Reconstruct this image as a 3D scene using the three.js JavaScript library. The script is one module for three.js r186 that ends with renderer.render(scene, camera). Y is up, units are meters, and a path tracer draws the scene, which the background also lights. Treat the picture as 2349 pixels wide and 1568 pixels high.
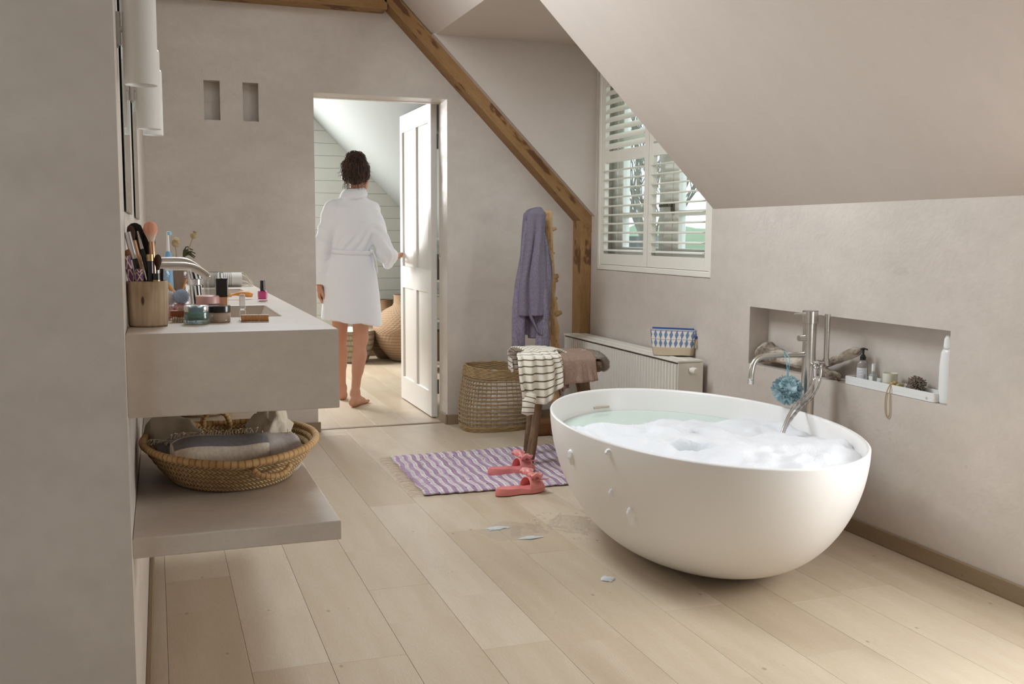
import * as THREE from 'three';
import { mergeGeometries, mergeVertices, toCreasedNormals } from 'three/addons/utils/BufferGeometryUtils.js';
import { RoundedBoxGeometry } from 'three/addons/geometries/RoundedBoxGeometry.js';
import { MarchingCubes } from 'three/addons/objects/MarchingCubes.js';
import { RectAreaLightUniformsLib } from 'three/addons/lights/RectAreaLightUniformsLib.js';

// ---------------------------------------------------------------- camera, sky, large lights, exposure
const scene = new THREE.Scene();
const camera = new THREE.PerspectiveCamera(2 * Math.atan(784 / 2308.95) * 180 / Math.PI, 2349 / 1568, 0.05, 120);
camera.rotation.order = 'YXZ';
camera.position.set(0, 1.2, 0);
camera.rotation.set(-6.032 * Math.PI / 180, -19.5625 * Math.PI / 180, 0.3045 * Math.PI / 180);
scene.background = new THREE.Color(0.76, 0.92, 1.0);      // even overcast sky
scene.backgroundIntensity = 2.0;
RectAreaLightUniformsLib.init();
function areaLight(name, color, intensity, w, h, pos, target) {
  const l = new THREE.RectAreaLight(color, intensity, w, h);
  l.name = name; l.position.set(...pos); l.lookAt(...target); scene.add(l); return l;
}
areaLight('unseen_ceiling_light', new THREE.Color(0.86, 0.94, 1.0), 16, 0.85, 1.25, [0.55, 2.86, -4.3], [3.8, 1.0, -2.6]);  // source out of view overhead, placed to light the right wall
areaLight('added_side_fill', new THREE.Color(0.95, 0.98, 1.0), 0.7, 1.7, 1.3, [-1.66, 1.6, -0.75], [2.2, 1.0, -2.2]);  // added weak fill for the vanity front and wall lamps
areaLight('unseen_knee_light', new THREE.Color(0.97, 0.99, 1.0), 12, 1.0, 0.6, [2.655, 0.95, -1.75], [0.6, 0.2, -2.2]);  // unseen low source; lights the tub end and the near floor
areaLight('unseen_gable_light', new THREE.Color(1.0, 0.99, 0.97), 34, 1.05, 1.2, [0.35, 1.66, -9.8], [2.1, -0.6, -4.5]);  // out of view past the doorway; lights the door leaf and jamb
const renderer = new THREE.WebGLRenderer({ antialias: true });
renderer.toneMapping = THREE.LinearToneMapping;
renderer.toneMappingExposure = 1.08;
renderer.shadowMap.enabled = true;

// ---------------------------------------------------------------- helpers
const PI = Math.PI, sin = Math.sin, cos = Math.cos, abs = Math.abs, min = Math.min, max = Math.max, sqrt = Math.sqrt, floor = Math.floor;
const V3 = (x, y, z) => new THREE.Vector3(x, y, z);
const lerp = (a, b, t) => a + (b - a) * t, clamp = (x, a = 0, b = 1) => x < a ? a : x > b ? b : x;
const smooth = (a, b, x) => { const t = clamp((x - a) / (b - a)); return t * t * (3 - 2 * t); };
function rngOf(seed) { let s = seed >>> 0; return () => { s = (s + 0x6d2b79f5) | 0; let t = Math.imul(s ^ (s >>> 15), 1 | s); t = (t + Math.imul(t ^ (t >>> 7), 61 | t)) ^ t; return ((t ^ (t >>> 14)) >>> 0) / 4294967296; }; }
const hash2 = (x, y) => { let h = Math.imul(x | 0, 374761393) + Math.imul(y | 0, 668265263); h = Math.imul(h ^ (h >>> 13), 1274126177); return ((h ^ (h >>> 16)) >>> 0) / 4294967296; };
const mod = (a, p) => ((a % p) + p) % p;
function vnoise(x, y, px = 0, py = px) {       // value noise, periodic in px, py
  const ix = floor(x), iy = floor(y), fx = x - ix, fy = y - iy, u = fx * fx * (3 - 2 * fx), v = fy * fy * (3 - 2 * fy);
  const h = (i, j) => hash2(px ? mod(i, px) : i, py ? mod(j, py) : j);
  return lerp(lerp(h(ix, iy), h(ix + 1, iy), u), lerp(h(ix, iy + 1), h(ix + 1, iy + 1), u), v);
}
function fbm(x, y, oct = 4, px = 0, py = px) { let s = 0, a = 0.5, t = 0; for (let o = 0; o < oct; o++) { s += a * vnoise(x + o * 17, y + o * 31, px, py); t += a; a *= 0.5; x *= 2; y *= 2; px *= 2; py *= 2; } return s / t; }
const hash3 = (x, y, z) => hash2(x + Math.imul(z, 7919), y + Math.imul(z, 104729));
function noise3(x, y, z) {
  const ix = floor(x), iy = floor(y), iz = floor(z), f = (t) => t * t * (3 - 2 * t), u = f(x - ix), v = f(y - iy), w = f(z - iz);
  const l = (k) => lerp(lerp(hash3(ix, iy, k), hash3(ix + 1, iy, k), u), lerp(hash3(ix, iy + 1, k), hash3(ix + 1, iy + 1, k), u), v);
  return lerp(l(iz), l(iz + 1), w);
}
const fbm3 = (x, y, z, o = 3) => { let s = 0, a = 0.5, t = 0; for (let i = 0; i < o; i++) { s += a * noise3(x, y, z); t += a; a *= 0.5; x = x * 2 + 5; y = y * 2 + 3; z = z * 2 + 9; } return s / t; };

function tex(w, h, fn, srgb = true, rx = 1, ry = 1) {
  const d = new Uint8Array(w * h * 4);
  for (let y = 0; y < h; y++) for (let x = 0; x < w; x++) {
    const c = fn(x / w, y / h, x, y), i = (y * w + x) * 4;
    if (typeof c === 'number') { d[i] = d[i + 1] = d[i + 2] = clamp(c) * 255; } else { d[i] = clamp(c[0]) * 255; d[i + 1] = clamp(c[1]) * 255; d[i + 2] = clamp(c[2]) * 255; }
    d[i + 3] = 255;
  }
  const t = new THREE.DataTexture(d, w, h); t.wrapS = t.wrapT = THREE.RepeatWrapping; t.magFilter = THREE.LinearFilter; t.minFilter = THREE.LinearFilter;
  if (srgb) t.colorSpace = THREE.SRGBColorSpace;
  t.repeat.set(rx, ry); t.needsUpdate = true; return t;
}
const std = (o) => new THREE.MeshStandardMaterial(o), phys = (o) => new THREE.MeshPhysicalMaterial(o);
const rgb = (r, g, b) => new THREE.Color().setRGB(r / 255, g / 255, b / 255, THREE.SRGBColorSpace);
const mix3 = (a, b, t) => [lerp(a[0], b[0], t), lerp(a[1], b[1], t), lerp(a[2], b[2], t)];
const C8 = (r, g, b) => [r / 255, g / 255, b / 255];

const used = new Map();
function numbered(n) { const k = used.get(n) || 0; used.set(n, k + 1); return k ? n + '_' + String(k).padStart(3, '0') : n; }
function shadows(o) { o.traverse((m) => { if (m.isMesh) { m.castShadow = m.receiveShadow = true; } }); return o; }
function mesh(name, geo, m, parent) {           // a part under parent; at top level use solo()
  const o = new THREE.Mesh(Array.isArray(geo) ? join(geo) : geo, m);
  o.name = parent ? partName(parent, name) : numbered(name); o.castShadow = o.receiveShadow = true; (parent || scene).add(o); return o;
}
function partName(p, n) { p.userData2 = p.userData2 || {}; const k = p.userData2[n] || 0; p.userData2[n] = k + 1; return k ? n + '_' + String(k).padStart(3, '0') : n; }
function tag(o, label, category, group, kind) { if (label) o.userData.label = label; if (category) o.userData.category = category; if (group) o.userData.group = group; if (kind) o.userData.kind = kind; return o; }
function thing(name, label, category, pos = [0, 0, 0], turn = 0, group) {
  const o = new THREE.Group(); o.name = numbered(name); o.position.set(...pos); o.rotation.y = turn; scene.add(o); return tag(o, label, category, group);
}
function solo(name, geo, m, label, category, pos = [0, 0, 0], turn = 0, group) { const o = mesh(name, geo, m); o.position.set(...pos); o.rotation.y = turn; return tag(o, label, category, group); }
function struct(name, geo, m, label) { const o = geo ? mesh(name, geo, m) : new THREE.Group(); if (!geo) { o.name = numbered(name); scene.add(o); } o.userData.kind = 'structure'; if (label) o.userData.label = label; return o; }
function copyOf(o, label, pos, turn, group) { const c = o.clone(); const base = o.name.replace(/_\d{3}$/, ''); c.name = numbered(base); c.userData = { ...o.userData }; scene.add(c); if (pos) c.position.set(...pos); if (turn !== undefined) c.rotation.y = turn; if (label) c.userData.label = label; if (group) c.userData.group = group; return c; }

function plain(g) { g = g.index ? g.toNonIndexed() : g; for (const k of Object.keys(g.attributes)) if (!['position', 'normal', 'uv', 'color'].includes(k)) g.deleteAttribute(k); if (!g.attributes.uv) g.setAttribute('uv', new THREE.BufferAttribute(new Float32Array(g.attributes.position.count * 2), 2)); if (!g.attributes.normal) g.computeVertexNormals(); return g; }
function join(list) { return list.length === 1 ? list[0] : mergeGeometries(list.map(plain), false); }
function uvBox(g, s = 1, rot = false, ou = 0, ov = 0) {         // uv in metres from position, by the dominant axis of the normal
  g = plain(g); const p = g.attributes.position, n = g.attributes.normal, uv = g.attributes.uv;
  for (let i = 0; i < p.count; i++) {
    const ax = abs(n.getX(i)), ay = abs(n.getY(i)), az = abs(n.getZ(i)); let u, v;
    if (ay >= ax && ay >= az) { u = p.getX(i); v = p.getZ(i); } else if (ax >= az) { u = p.getZ(i); v = p.getY(i); } else { u = p.getX(i); v = p.getY(i); }
    if (rot) [u, v] = [v, u];
    uv.setXY(i, u / s + ou, v / s + ov);
  }
  return g;
}
const box = (w, h, d, x = 0, y = 0, z = 0) => new THREE.BoxGeometry(w, h, d).translate(x, y, z);
const boxAB = (x0, x1, y0, y1, z0, z1) => box(x1 - x0, y1 - y0, abs(z1 - z0), (x0 + x1) / 2, (y0 + y1) / 2, (z0 + z1) / 2);
const rbox = (w, h, d, r = 0.004, x = 0, y = 0, z = 0, seg = 2) => new RoundedBoxGeometry(w, h, d, seg, min(r, w / 2.01, h / 2.01, d / 2.01)).translate(x, y, z);
const lathe = (pts, seg = 32) => new THREE.LatheGeometry(pts.map(([r, y]) => new THREE.Vector2(max(r, 1e-5), y)), seg);
const cyl = (r0, r1, h, seg = 24, x = 0, y = 0, z = 0) => new THREE.CylinderGeometry(r1, r0, h, seg).translate(x, y + h / 2, z);
function polyShape(pts, holes = []) { const s = new THREE.Shape(pts.map((p) => new THREE.Vector2(...p))); for (const h of holes) s.holes.push(new THREE.Path(h.map((p) => new THREE.Vector2(...p)))); return s; }
const rectPts = (x0, x1, y0, y1) => [[x0, y0], [x1, y0], [x1, y1], [x0, y1]];
const extrude = (shape, d, bevel = 0, seg = 2) => new THREE.ExtrudeGeometry(shape, { depth: d - 2 * bevel, bevelEnabled: bevel > 0, bevelSize: bevel, bevelThickness: bevel, bevelOffset: -bevel, bevelSegments: seg, curveSegments: 16 }).translate(0, 0, bevel);
// surface on a grid; closedU joins the first and last column
function grid(nu, nv, fn, { closedU = false, uvs = [1, 1] } = {}) {
  const pos = [], uv = [], idx = [], q = V3(0, 0, 0);
  for (let j = 0; j <= nv; j++) for (let i = 0; i <= nu; i++) { const p = fn(i / nu, j / nv, q) || q; pos.push(p.x ?? p[0], p.y ?? p[1], p.z ?? p[2]); uv.push((i / nu) * uvs[0], (j / nv) * uvs[1]); }
  for (let j = 0; j < nv; j++) for (let i = 0; i < nu; i++) { const a = j * (nu + 1) + i, b = a + 1, c = a + nu + 1, d = c + 1; idx.push(a, b, d, a, d, c); }
  const g = new THREE.BufferGeometry(); g.setAttribute('position', new THREE.Float32BufferAttribute(pos, 3)); g.setAttribute('uv', new THREE.Float32BufferAttribute(uv, 2)); g.setIndex(idx); g.computeVertexNormals();
  if (closedU) { const n = g.attributes.normal; for (let j = 0; j <= nv; j++) { const a = j * (nu + 1), b = a + nu, v = V3(n.getX(a) + n.getX(b), n.getY(a) + n.getY(b), n.getZ(a) + n.getZ(b)).normalize(); n.setXYZ(a, v.x, v.y, v.z); n.setXYZ(b, v.x, v.y, v.z); } }
  return g;
}
// a sheet with thickness: both faces and a closed rim
function sheet(nu, nv, fn, th = 0.003, uvs = [1, 1]) {
  const top = grid(nu, nv, fn, { uvs }), p = top.attributes.position, n = top.attributes.normal, P = [], U = [], I = [], N = p.count, uv = top.attributes.uv;
  for (const s of [0.5, -0.5]) for (let i = 0; i < N; i++) { P.push(p.getX(i) + n.getX(i) * th * s, p.getY(i) + n.getY(i) * th * s, p.getZ(i) + n.getZ(i) * th * s); U.push(uv.getX(i), uv.getY(i)); }
  const t = top.index.array; for (let i = 0; i < t.length; i += 3) { I.push(t[i], t[i + 1], t[i + 2], N + t[i], N + t[i + 2], N + t[i + 1]); }
  const W = nu + 1, rim = []; for (let i = 0; i < nu; i++) rim.push(i); for (let j = 0; j < nv; j++) rim.push(j * W + nu); for (let i = nu; i > 0; i--) rim.push(nv * W + i); for (let j = nv; j > 0; j--) rim.push(j * W);
  for (let k = 0; k < rim.length; k++) { const a = rim[k], b = rim[(k + 1) % rim.length]; I.push(a, N + a, b, b, N + a, N + b); }
  const g = new THREE.BufferGeometry(); g.setAttribute('position', new THREE.Float32BufferAttribute(P, 3)); g.setAttribute('uv', new THREE.Float32BufferAttribute(U, 2)); g.setIndex(I); g.computeVertexNormals(); return g;
}
const curveOf = (pts, closed = false, t = 0.5) => new THREE.CatmullRomCurve3(pts.map((p) => V3(...p)), closed, 'catmullrom', t);
// tube along points with radius a number or a function of t; ends capped round
function tube(pts, r, seg = 24, rad = 8, closed = false, wob = null) {
  const c = pts.getPointAt ? pts : curveOf(pts, closed), rf = typeof r === 'function' ? r : () => r, fr = c.computeFrenetFrames(seg, closed), pos = [], uv = [], idx = [], L = c.getLength();
  for (let i = 0; i <= seg; i++) {
    const t = i / seg, P = c.getPointAt(t), N = fr.normals[i], B = fr.binormals[i];
    for (let j = 0; j <= rad; j++) { const a = (j / rad) * 2 * PI, R = rf(t, a) * (wob ? wob(t, a) : 1); pos.push(P.x + R * (cos(a) * N.x + sin(a) * B.x), P.y + R * (cos(a) * N.y + sin(a) * B.y), P.z + R * (cos(a) * N.z + sin(a) * B.z)); uv.push(j / rad, t * L); }
  }
  for (let i = 0; i < seg; i++) for (let j = 0; j < rad; j++) { const a = i * (rad + 1) + j, b = a + 1, d = a + rad + 1; idx.push(a, d, b, b, d, d + 1); }
  if (!closed) for (const e of [0, seg]) { const k = pos.length / 3, P = c.getPointAt(e / seg), T = fr.tangents[e], R = rf(e / seg, 0) * 0.35 * (e ? 1 : -1); pos.push(P.x + T.x * R, P.y + T.y * R, P.z + T.z * R); uv.push(0.5, (e / seg) * L); for (let j = 0; j < rad; j++) { const a = e * (rad + 1) + j; e ? idx.push(a, k, a + 1) : idx.push(a, a + 1, k); } }
  const g = new THREE.BufferGeometry(); g.setAttribute('position', new THREE.Float32BufferAttribute(pos, 3)); g.setAttribute('uv', new THREE.Float32BufferAttribute(uv, 2)); g.setIndex(idx); g.computeVertexNormals(); return g;
}
const bar = (a, b, r, rad = 8) => tube(new THREE.LineCurve3(V3(...a), V3(...b)), r, 1, rad);
function displace(g, fn) { const p = g.attributes.position, q = V3(0, 0, 0); for (let i = 0; i < p.count; i++) { q.fromBufferAttribute(p, i); fn(q, i); p.setXYZ(i, q.x, q.y, q.z); } g.computeVertexNormals(); return g; }
const blob = (r, det = 3) => mergeVertices(new THREE.IcosahedronGeometry(r, det).deleteAttribute('uv').deleteAttribute('normal'));
// mesh of a signed distance field (negative inside) in a box, by marching cubes
function isoMesh(sdf, lo, hi, cell, maxTri = 400000) {
  const size = max(hi[0] - lo[0], hi[1] - lo[1], hi[2] - lo[2]) / 2 + cell * 3, c = [0, 1, 2].map((k) => (lo[k] + hi[k]) / 2), n = Math.ceil((2 * size) / cell), mc = new MarchingCubes(n, std({}), false, false, maxTri), half = n / 2;
  mc.isolation = 0; mc.field.fill(-1);
  const r = [0, 1, 2].map((k) => [max(1, floor(((lo[k] - c[k]) / size) * half + half) - 2), min(n - 2, Math.ceil(((hi[k] - c[k]) / size) * half + half) + 2)]);
  for (let k = r[2][0]; k <= r[2][1]; k++) for (let j = r[1][0]; j <= r[1][1]; j++) for (let i = r[0][0]; i <= r[0][1]; i++) mc.field[k * n * n + j * n + i] = -sdf(c[0] + ((i - half) / half) * size, c[1] + ((j - half) / half) * size, c[2] + ((k - half) / half) * size);
  mc.update();
  const P = mc.positionArray.slice(0, mc.count * 3); for (let i = 0; i < P.length; i++) P[i] = P[i] * size + c[i % 3];
  let g = new THREE.BufferGeometry(); g.setAttribute('position', new THREE.BufferAttribute(P, 3)); g = mergeVertices(g, cell * 0.02); g.computeVertexNormals(); return g;
}
const smin = (a, b, k) => { const h = max(k - abs(a - b), 0) / k; return min(a, b) - h * h * k * 0.25; };
function capsule(x, y, z, a, b, ra, rb) { const bx = b[0] - a[0], by = b[1] - a[1], bz = b[2] - a[2], px = x - a[0], py = y - a[1], pz = z - a[2], h = clamp((px * bx + py * by + pz * bz) / (bx * bx + by * by + bz * bz)); const dx = px - bx * h, dy = py - by * h, dz = pz - bz * h; return sqrt(dx * dx + dy * dy + dz * dz) - lerp(ra, rb, h); }
// ---------------------------------------------------------------- materials
const plasterMap = (base, amp, seed) => tex(1024, 1024, (u, v) => {
  const a = fbm(u * 5 + seed, v * 5, 5, 5), b = fbm(u * 14 + 2.5 * a, v * 30 + seed, 4, 14, 30), c = fbm(u * 90, v * 90, 2, 90), k = (a - 0.5) * 1.1 + (b - 0.5) * 0.7 + (c - 0.5) * 0.35;
  return [base[0] * (1 + amp * k), base[1] * (1 + amp * k * 1.03), base[2] * (1 + amp * k * 1.08)];
});
const plasterBump = tex(1024, 1024, (u, v) => 0.5 + 0.55 * (fbm(u * 9 + 1.7 * fbm(u * 4, v * 4, 3, 4), v * 22, 5, 9, 22) - 0.5) + 0.25 * (fbm(u * 120, v * 120, 2, 120) - 0.5), false);
const plasterRough = tex(512, 512, (u, v) => 0.40 + 0.34 * (fbm(u * 8 + fbm(u * 5, v * 5, 2, 5), v * 18, 4, 8, 18) - 0.5), false);
function scaled(t, s) { const c = t.clone(); c.repeat.set(1 / s, 1 / s); c.needsUpdate = true; return c; }
const M = {};
M.plaster = std({ map: scaled(plasterMap(C8(212, 201, 191), 0.075, 0), 2.2), bumpMap: scaled(plasterBump, 1.6), bumpScale: 0.0022, roughnessMap: scaled(plasterRough, 1.6), roughness: 1 });
M.ceiling = std({ map: scaled(plasterMap(C8(210, 197, 187), 0.028, 9), 2.6), bumpMap: scaled(plasterBump, 2.0), bumpScale: 0.0008, roughness: 0.85 });
M.concrete = std({ map: scaled(plasterMap(C8(212, 200, 188), 0.07, 4), 0.8), bumpMap: scaled(plasterBump, 0.5), bumpScale: 0.0005, roughness: 0.42 });
M.basin = std({ map: M.concrete.map, roughness: 0.4 });
M.whitePaint = std({ color: rgb(236, 232, 226), roughness: 0.42 });
M.shutter = phys({ color: rgb(243, 238, 226), roughness: 0.45 });
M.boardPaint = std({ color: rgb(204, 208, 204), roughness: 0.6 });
M.farDimmed = std({ color: rgb(142, 147, 145), roughness: 0.8 });  // grey darkened to offset the strong light on the far slope
M.tub = phys({ color: rgb(243, 240, 237), roughness: 0.38, clearcoat: 0.15, clearcoatRoughness: 0.35 });
M.steel = std({ color: rgb(208, 204, 198), metalness: 1, roughness: 0.27 });
M.chrome = std({ color: rgb(225, 225, 226), metalness: 1, roughness: 0.12 });
M.darkMetal = std({ color: rgb(112, 106, 98), metalness: 1, roughness: 0.4 });
M.mirror = std({ color: rgb(232, 236, 234), metalness: 1, roughness: 0.01 });
M.glass = phys({ color: 0xffffff, transmission: 1, thickness: 0, roughness: 0.0, ior: 1.45 });
M.black = phys({ color: rgb(18, 17, 17), roughness: 0.3, clearcoat: 0.4 });
M.whitePlastic = phys({ color: rgb(238, 238, 236), roughness: 0.32 });
// oak floor: limed planks, six variants; u along the plank (1.64 m), v across (0.216 m)
function woodTex(seed, tone) {
  const r = rngOf(seed), vc = lerp(0.25, 0.75, r()), heart = [r(), r(), r()].map((x) => x * 1.64), knots = [0, 1].map(() => [r() * 1.64, r() * 0.2, 0.003 + 0.006 * r()]), off = r() * 50, plainSide = r() < 0.4;
  const f = (u, v) => {
    const x = u * 1.64, y = v * 0.216; let dy = y - vc * 0.216 + 0.012 * (fbm(x * 2 + off, 3, 3) - 0.5) * 2;
    let w = 0; for (const h of heart) w += Math.exp(-(((x - h) / 0.28) ** 2));
    let q = abs(dy) * (plainSide ? 330 : 210) + w * 4 + 7 * fbm(x * 1.4 + off, y * 9, 3) + 2.2 * fbm(x * 10 + off, y * 60, 3);
    for (const k of knots) { const d = sqrt(((x - k[0]) * 0.55) ** 2 + (y - k[1]) ** 2); q += 4.5 * Math.exp(-((d / 0.028) ** 2)); }
    const fr = q - floor(q), line = Math.exp(-(((fr - 0.5) / 0.2) ** 2)), pores = vnoise(x * 160 + off, y * 1400), fine = fbm(x * 40 + off, y * 500, 2);
    let k = 0; for (const n of knots) k = max(k, 1 - smooth(n[2] * 0.3, n[2], sqrt(((x - n[0]) * 0.6) ** 2 + (y - n[1]) ** 2)));
    return [line * smooth(0.25, 0.75, fbm(x * 3 + off, y * 20, 2)), pores, fine, fbm(x * 1.8 + off, y * 12, 3), k];
  };
  const a = mix3(C8(206, 190, 168), C8(192, 173, 148), tone), white = C8(226, 216, 199), brown = C8(158, 134, 106);
  return tex(1280, 200, (u, v) => { const [l, p, n, b, k] = f(u, v); let c = mix3(a, brown, 0.34 * (b - 0.35) + 0.22 * (n - 0.5)); c = mix3(c, white, 0.42 * l + 0.16 * (p > 0.78 ? 1 : 0)); return mix3(c, C8(140, 116, 92), 0.6 * k); });
}
M.planks = [0, 1, 2, 3, 4, 5].map((i) => std({ map: woodTex(11 + i * 7, i / 5), roughness: 0.44, bumpMap: plasterRough, bumpScale: 0.0001 }));
M.gap = std({ color: rgb(214, 200, 178), roughness: 0.9 });
M.baseboard = std({ map: woodTex(77, 0.9), color: rgb(196, 186, 172), roughness: 0.6 });
// old oak beams: u along (metres), v across
const oakMap = tex(1024, 256, (u, v) => {
  const q = v * 26 + 9 * fbm(u * 5, v * 3, 4, 5, 3) + 2 * fbm(u * 30, v * 30, 2, 30), fr = q - floor(q), line = Math.exp(-(((fr - 0.5) / 0.22) ** 2)), b = fbm(u * 6 + 4, v * 3, 4, 6, 3), f = fbm(u * 26, v * 120, 3, 26, 120);
  let c = mix3(C8(176, 138, 92), C8(142, 104, 62), 0.9 * b + 0.25 * line); c = mix3(c, C8(110, 76, 42), 0.35 * smooth(0.55, 0.8, f));
  const s = smooth(0.63, 0.72, fbm(u * 9 + 7, v * 4 + 2, 5, 9, 4)); return mix3(c, C8(92, 56, 28), 0.75 * s);
});
M.oak = std({ map: oakMap, bumpMap: oakMap, bumpScale: 0.003, roughness: 0.72 });
function fabricTex(base, amp, n = 90, stripe = null) { return tex(512, 512, (u, v) => { const w = 0.5 + 0.25 * sin(u * n * 2 * PI) + 0.25 * sin(v * n * 2 * PI), k = 1 + amp * ((w - 0.5) + 1.2 * (fbm(u * 40, v * 40, 3, 40) - 0.5)); const c = stripe ? stripe(u, v) || base : base; return [c[0] * k, c[1] * k, c[2] * k]; }); }
const weaveBump = tex(256, 256, (u, v) => 0.5 + 0.25 * sin(u * 64 * PI) * (1) + 0.25 * sin(v * 64 * PI), false);
// ---------------------------------------------------------------- the room
const XR = 2.665, ZB = -6.11, ZF = 1.6, HC = 2.9, KNEE = 1.337, ZD = -4.48, ZC = -5.93, XL0 = -0.056, XL1 = -0.030;
const toRight = (g, x0) => g.rotateY(PI / 2).translate(x0, 0, 0);              // shape drawn in (-z, y), extruded towards +x
const toPlan = (g, y0) => g.rotateX(-PI / 2).translate(0, y0, 0);              // shape drawn in (x, -z), extruded upwards
// floor: oak planks on a dark bed
const planks = (floorGroup, x0, n, z0, z1, joints, seed) => {
  const r = rngOf(seed), P = 0.216, L = 1.64, variants = [];
  for (let v = 0; v < 4; v++) { const g = uvBox(rbox(P - 0.0008, 0.014, L - 0.0008, 0.0009, 0, 0, 0, 1)), p = g.attributes.position, uv = g.attributes.uv; for (let i = 0; i < p.count; i++) uv.setXY(i, p.getZ(i) / L + 0.5 + v * 0.27, p.getX(i) / P * (v % 2 ? -0.98 : 0.98) + 0.5); variants.push(g); }
  for (let k = 0; k < n; k++) {
    const x = x0 + (k + 0.5) * P, j = joints[k] ?? -r() * L; let z = j - Math.ceil((j - z1) / L) * L;
    for (; z < z0; z += L) {
      const a = max(z, z1), b = min(z + L, z0); if (b - a < 0.01) continue;
      let g = variants[floor(r() * 4)]; const whole = b - a > L - 0.01;
      if (!whole) { g = g.clone(); const p = g.attributes.position, c = (a + b) / 2 - (z + L / 2); for (let i = 0; i < p.count; i++) p.setZ(i, p.getZ(i) > 0 ? b - z - L / 2 - 0.0006 - c : a - z - L / 2 + 0.0006 - c); }
      const m = mesh('plank', g, M.planks[floor(r() * 6)], floorGroup); m.position.set(x, -0.007, (a + b) / 2);
    }
  }
};
const floorMain = struct('floor', null, null, 'pale limed oak plank floor of the bathroom');
mesh('floor_bed', boxAB(-1.7, XR + 0.1, -0.12, -0.0135, ZF + 0.1, -6.17), M.gap, floorMain);
planks(floorMain, -1.724, 21, ZF, -6.165, { 8: -3.58, 9: -2.745, 11: -3.28, 12: -2.686, 13: -3.84, 14: -3.475, 15: -2.787, 16: -2.34, 17: -2.716, 19: -2.965 }, 5);
const floorFar = struct('floor', null, null, 'oak plank floor of the room beyond the door');
mesh('floor_bed', boxAB(-1.1, 3.4, -0.12, -0.0135, -6.205, -9.95), M.gap, floorFar);
planks(floorFar, -1.08, 20, -6.20, -9.9, {}, 23);
struct('trim_1', uvBox(boxAB(0.9, 1.76, -0.1, 0.003, -6.165, -6.20)), M.baseboard, 'narrow wooden threshold strip in the doorway');

// left: a stub wall that faces the camera, then the side wall that carries the vanity and the mirrors
struct('wall_left', uvBox(toPlan(extrude(polyShape([[-1.72, 2.0], [XL0, 2.0], [XL1, 6.2], [-1.72, 6.2]]), 3.05, 0), -0.05)), M.plaster, 'plaster stub wall and the side wall behind it');
struct('wall_side', uvBox(toRight(extrude(polyShape(rectPts(-ZF - 0.15, 2.05, -0.1, 3.05), [rectPts(-0.1, 1.6, 0.95, 2.25)]), 0.15), -1.85)), M.plaster, 'side wall with an added window opening, out of view to the left');
struct('wall_front', uvBox(join([extrude(polyShape(rectPts(-1.85, 2.95, -0.1, 3.05)), 0.15).translate(0, 0, ZF)])), M.plaster, 'wall behind the camera');
// back wall with the doorway and two small recesses
{
  const D = [0.918, 1.737, -0.06, 2.034], holes = [rectPts(0.297, 0.386, 1.85, 2.072), rectPts(0.513, 0.601, 1.851, 2.07)];
  const outline = [[-0.3, -0.05], [D[0], -0.05], [D[0], D[3]], [D[1], D[3]], [D[1], -0.05], [2.95, -0.05], [2.95, 3.05], [-0.3, 3.05]];
  const g = extrude(polyShape(outline, holes), 0.19).translate(0, 0, ZB - 0.19), plugs = holes.map((h) => boxAB(h[0][0] - 0.01, h[1][0] + 0.01, h[0][1] - 0.01, h[2][1] + 0.01, ZB - 0.085, ZB - 0.18));
  struct('wall_back', uvBox(join([g, ...plugs])), M.plaster, 'plaster back wall with the doorway and two small recesses');
}
// right wall with the dormer window and the long niche
{
  const outline = [[-ZF, -0.05], [6.2, -0.05], [6.2, 2.6], [4.48, 2.6], [4.48, KNEE + 0.16], [-ZF, KNEE + 0.16]];
  const win = rectPts(4.492, 5.9, 0.987, 2.33), niche = rectPts(2.838, 4.122, 0.6, 0.871);
  const g = toRight(extrude(polyShape(outline, [win, niche, rectPts(1.24, 2.26, 0.62, 1.27)]), 0.17), XR), plug = boxAB(XR + 0.105, XR + 0.165, 0.58, 0.89, -2.82, -4.14);
  struct('wall_right', uvBox(join([g, plug])), M.plaster, 'plaster right wall with the dormer window and a long niche');
}
// ceiling, roof slope and dormer
{
  const sky = rectPts(0.1, 1.0, 3.65, 4.95);
  struct('ceiling', uvBox(toPlan(extrude(polyShape(rectPts(-1.85, 1.25, -1.75, 6.25), [sky]), 0.15), HC)), M.ceiling);
  const slope = (pts, z0, z1) => extrude(polyShape(pts), abs(z1 - z0)).translate(0, 0, min(z0, z1)), S = 4.003;
  struct('ceiling_slope', uvBox(slope([[S - HC - 0.02, HC + 0.02], [XR + 0.2, S - XR - 0.2], [XR + 0.2, S - XR], [S - HC, HC + 0.2]], ZF + 0.15, ZD)), M.ceiling, 'sloping plaster ceiling over the bathtub');
  struct('ceiling_slope', uvBox(slope([[S - HC - 0.02, HC + 0.02], [S - 2.385, 2.385], [S - 2.385 + 0.16, 2.4], [S - 2.385 + 0.16, 2.5], [S - HC + 0.16, HC + 0.16]], ZD, -6.2)), M.ceiling, 'upper end of the roof slope above the dormer');
  struct('ceiling_dormer', uvBox(boxAB(S - 2.385, XR + 0.2, 2.385, 2.52, ZD + 0.1, -6.2)), M.ceiling, 'flat ceiling of the dormer');
  struct('wall_dormer', uvBox(slope([[1.6, 2.39], [XR + 0.18, 2.39], [XR + 0.18, S - 0.012 - XR - 0.18], [S - 0.012 - 2.39, 2.39]], ZC, -6.12)), M.ceiling, 'plaster cheek of the dormer above the slanting beam');
  struct('wall_dormer', uvBox(slope([[S - 2.385 + 0.02, 2.4], [XR + 0.2, 2.4], [XR + 0.2, S - XR - 0.15]], ZD + 0.1, ZD + 0.001)), M.ceiling, 'far cheek of the dormer over the roof slope');
}
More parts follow.
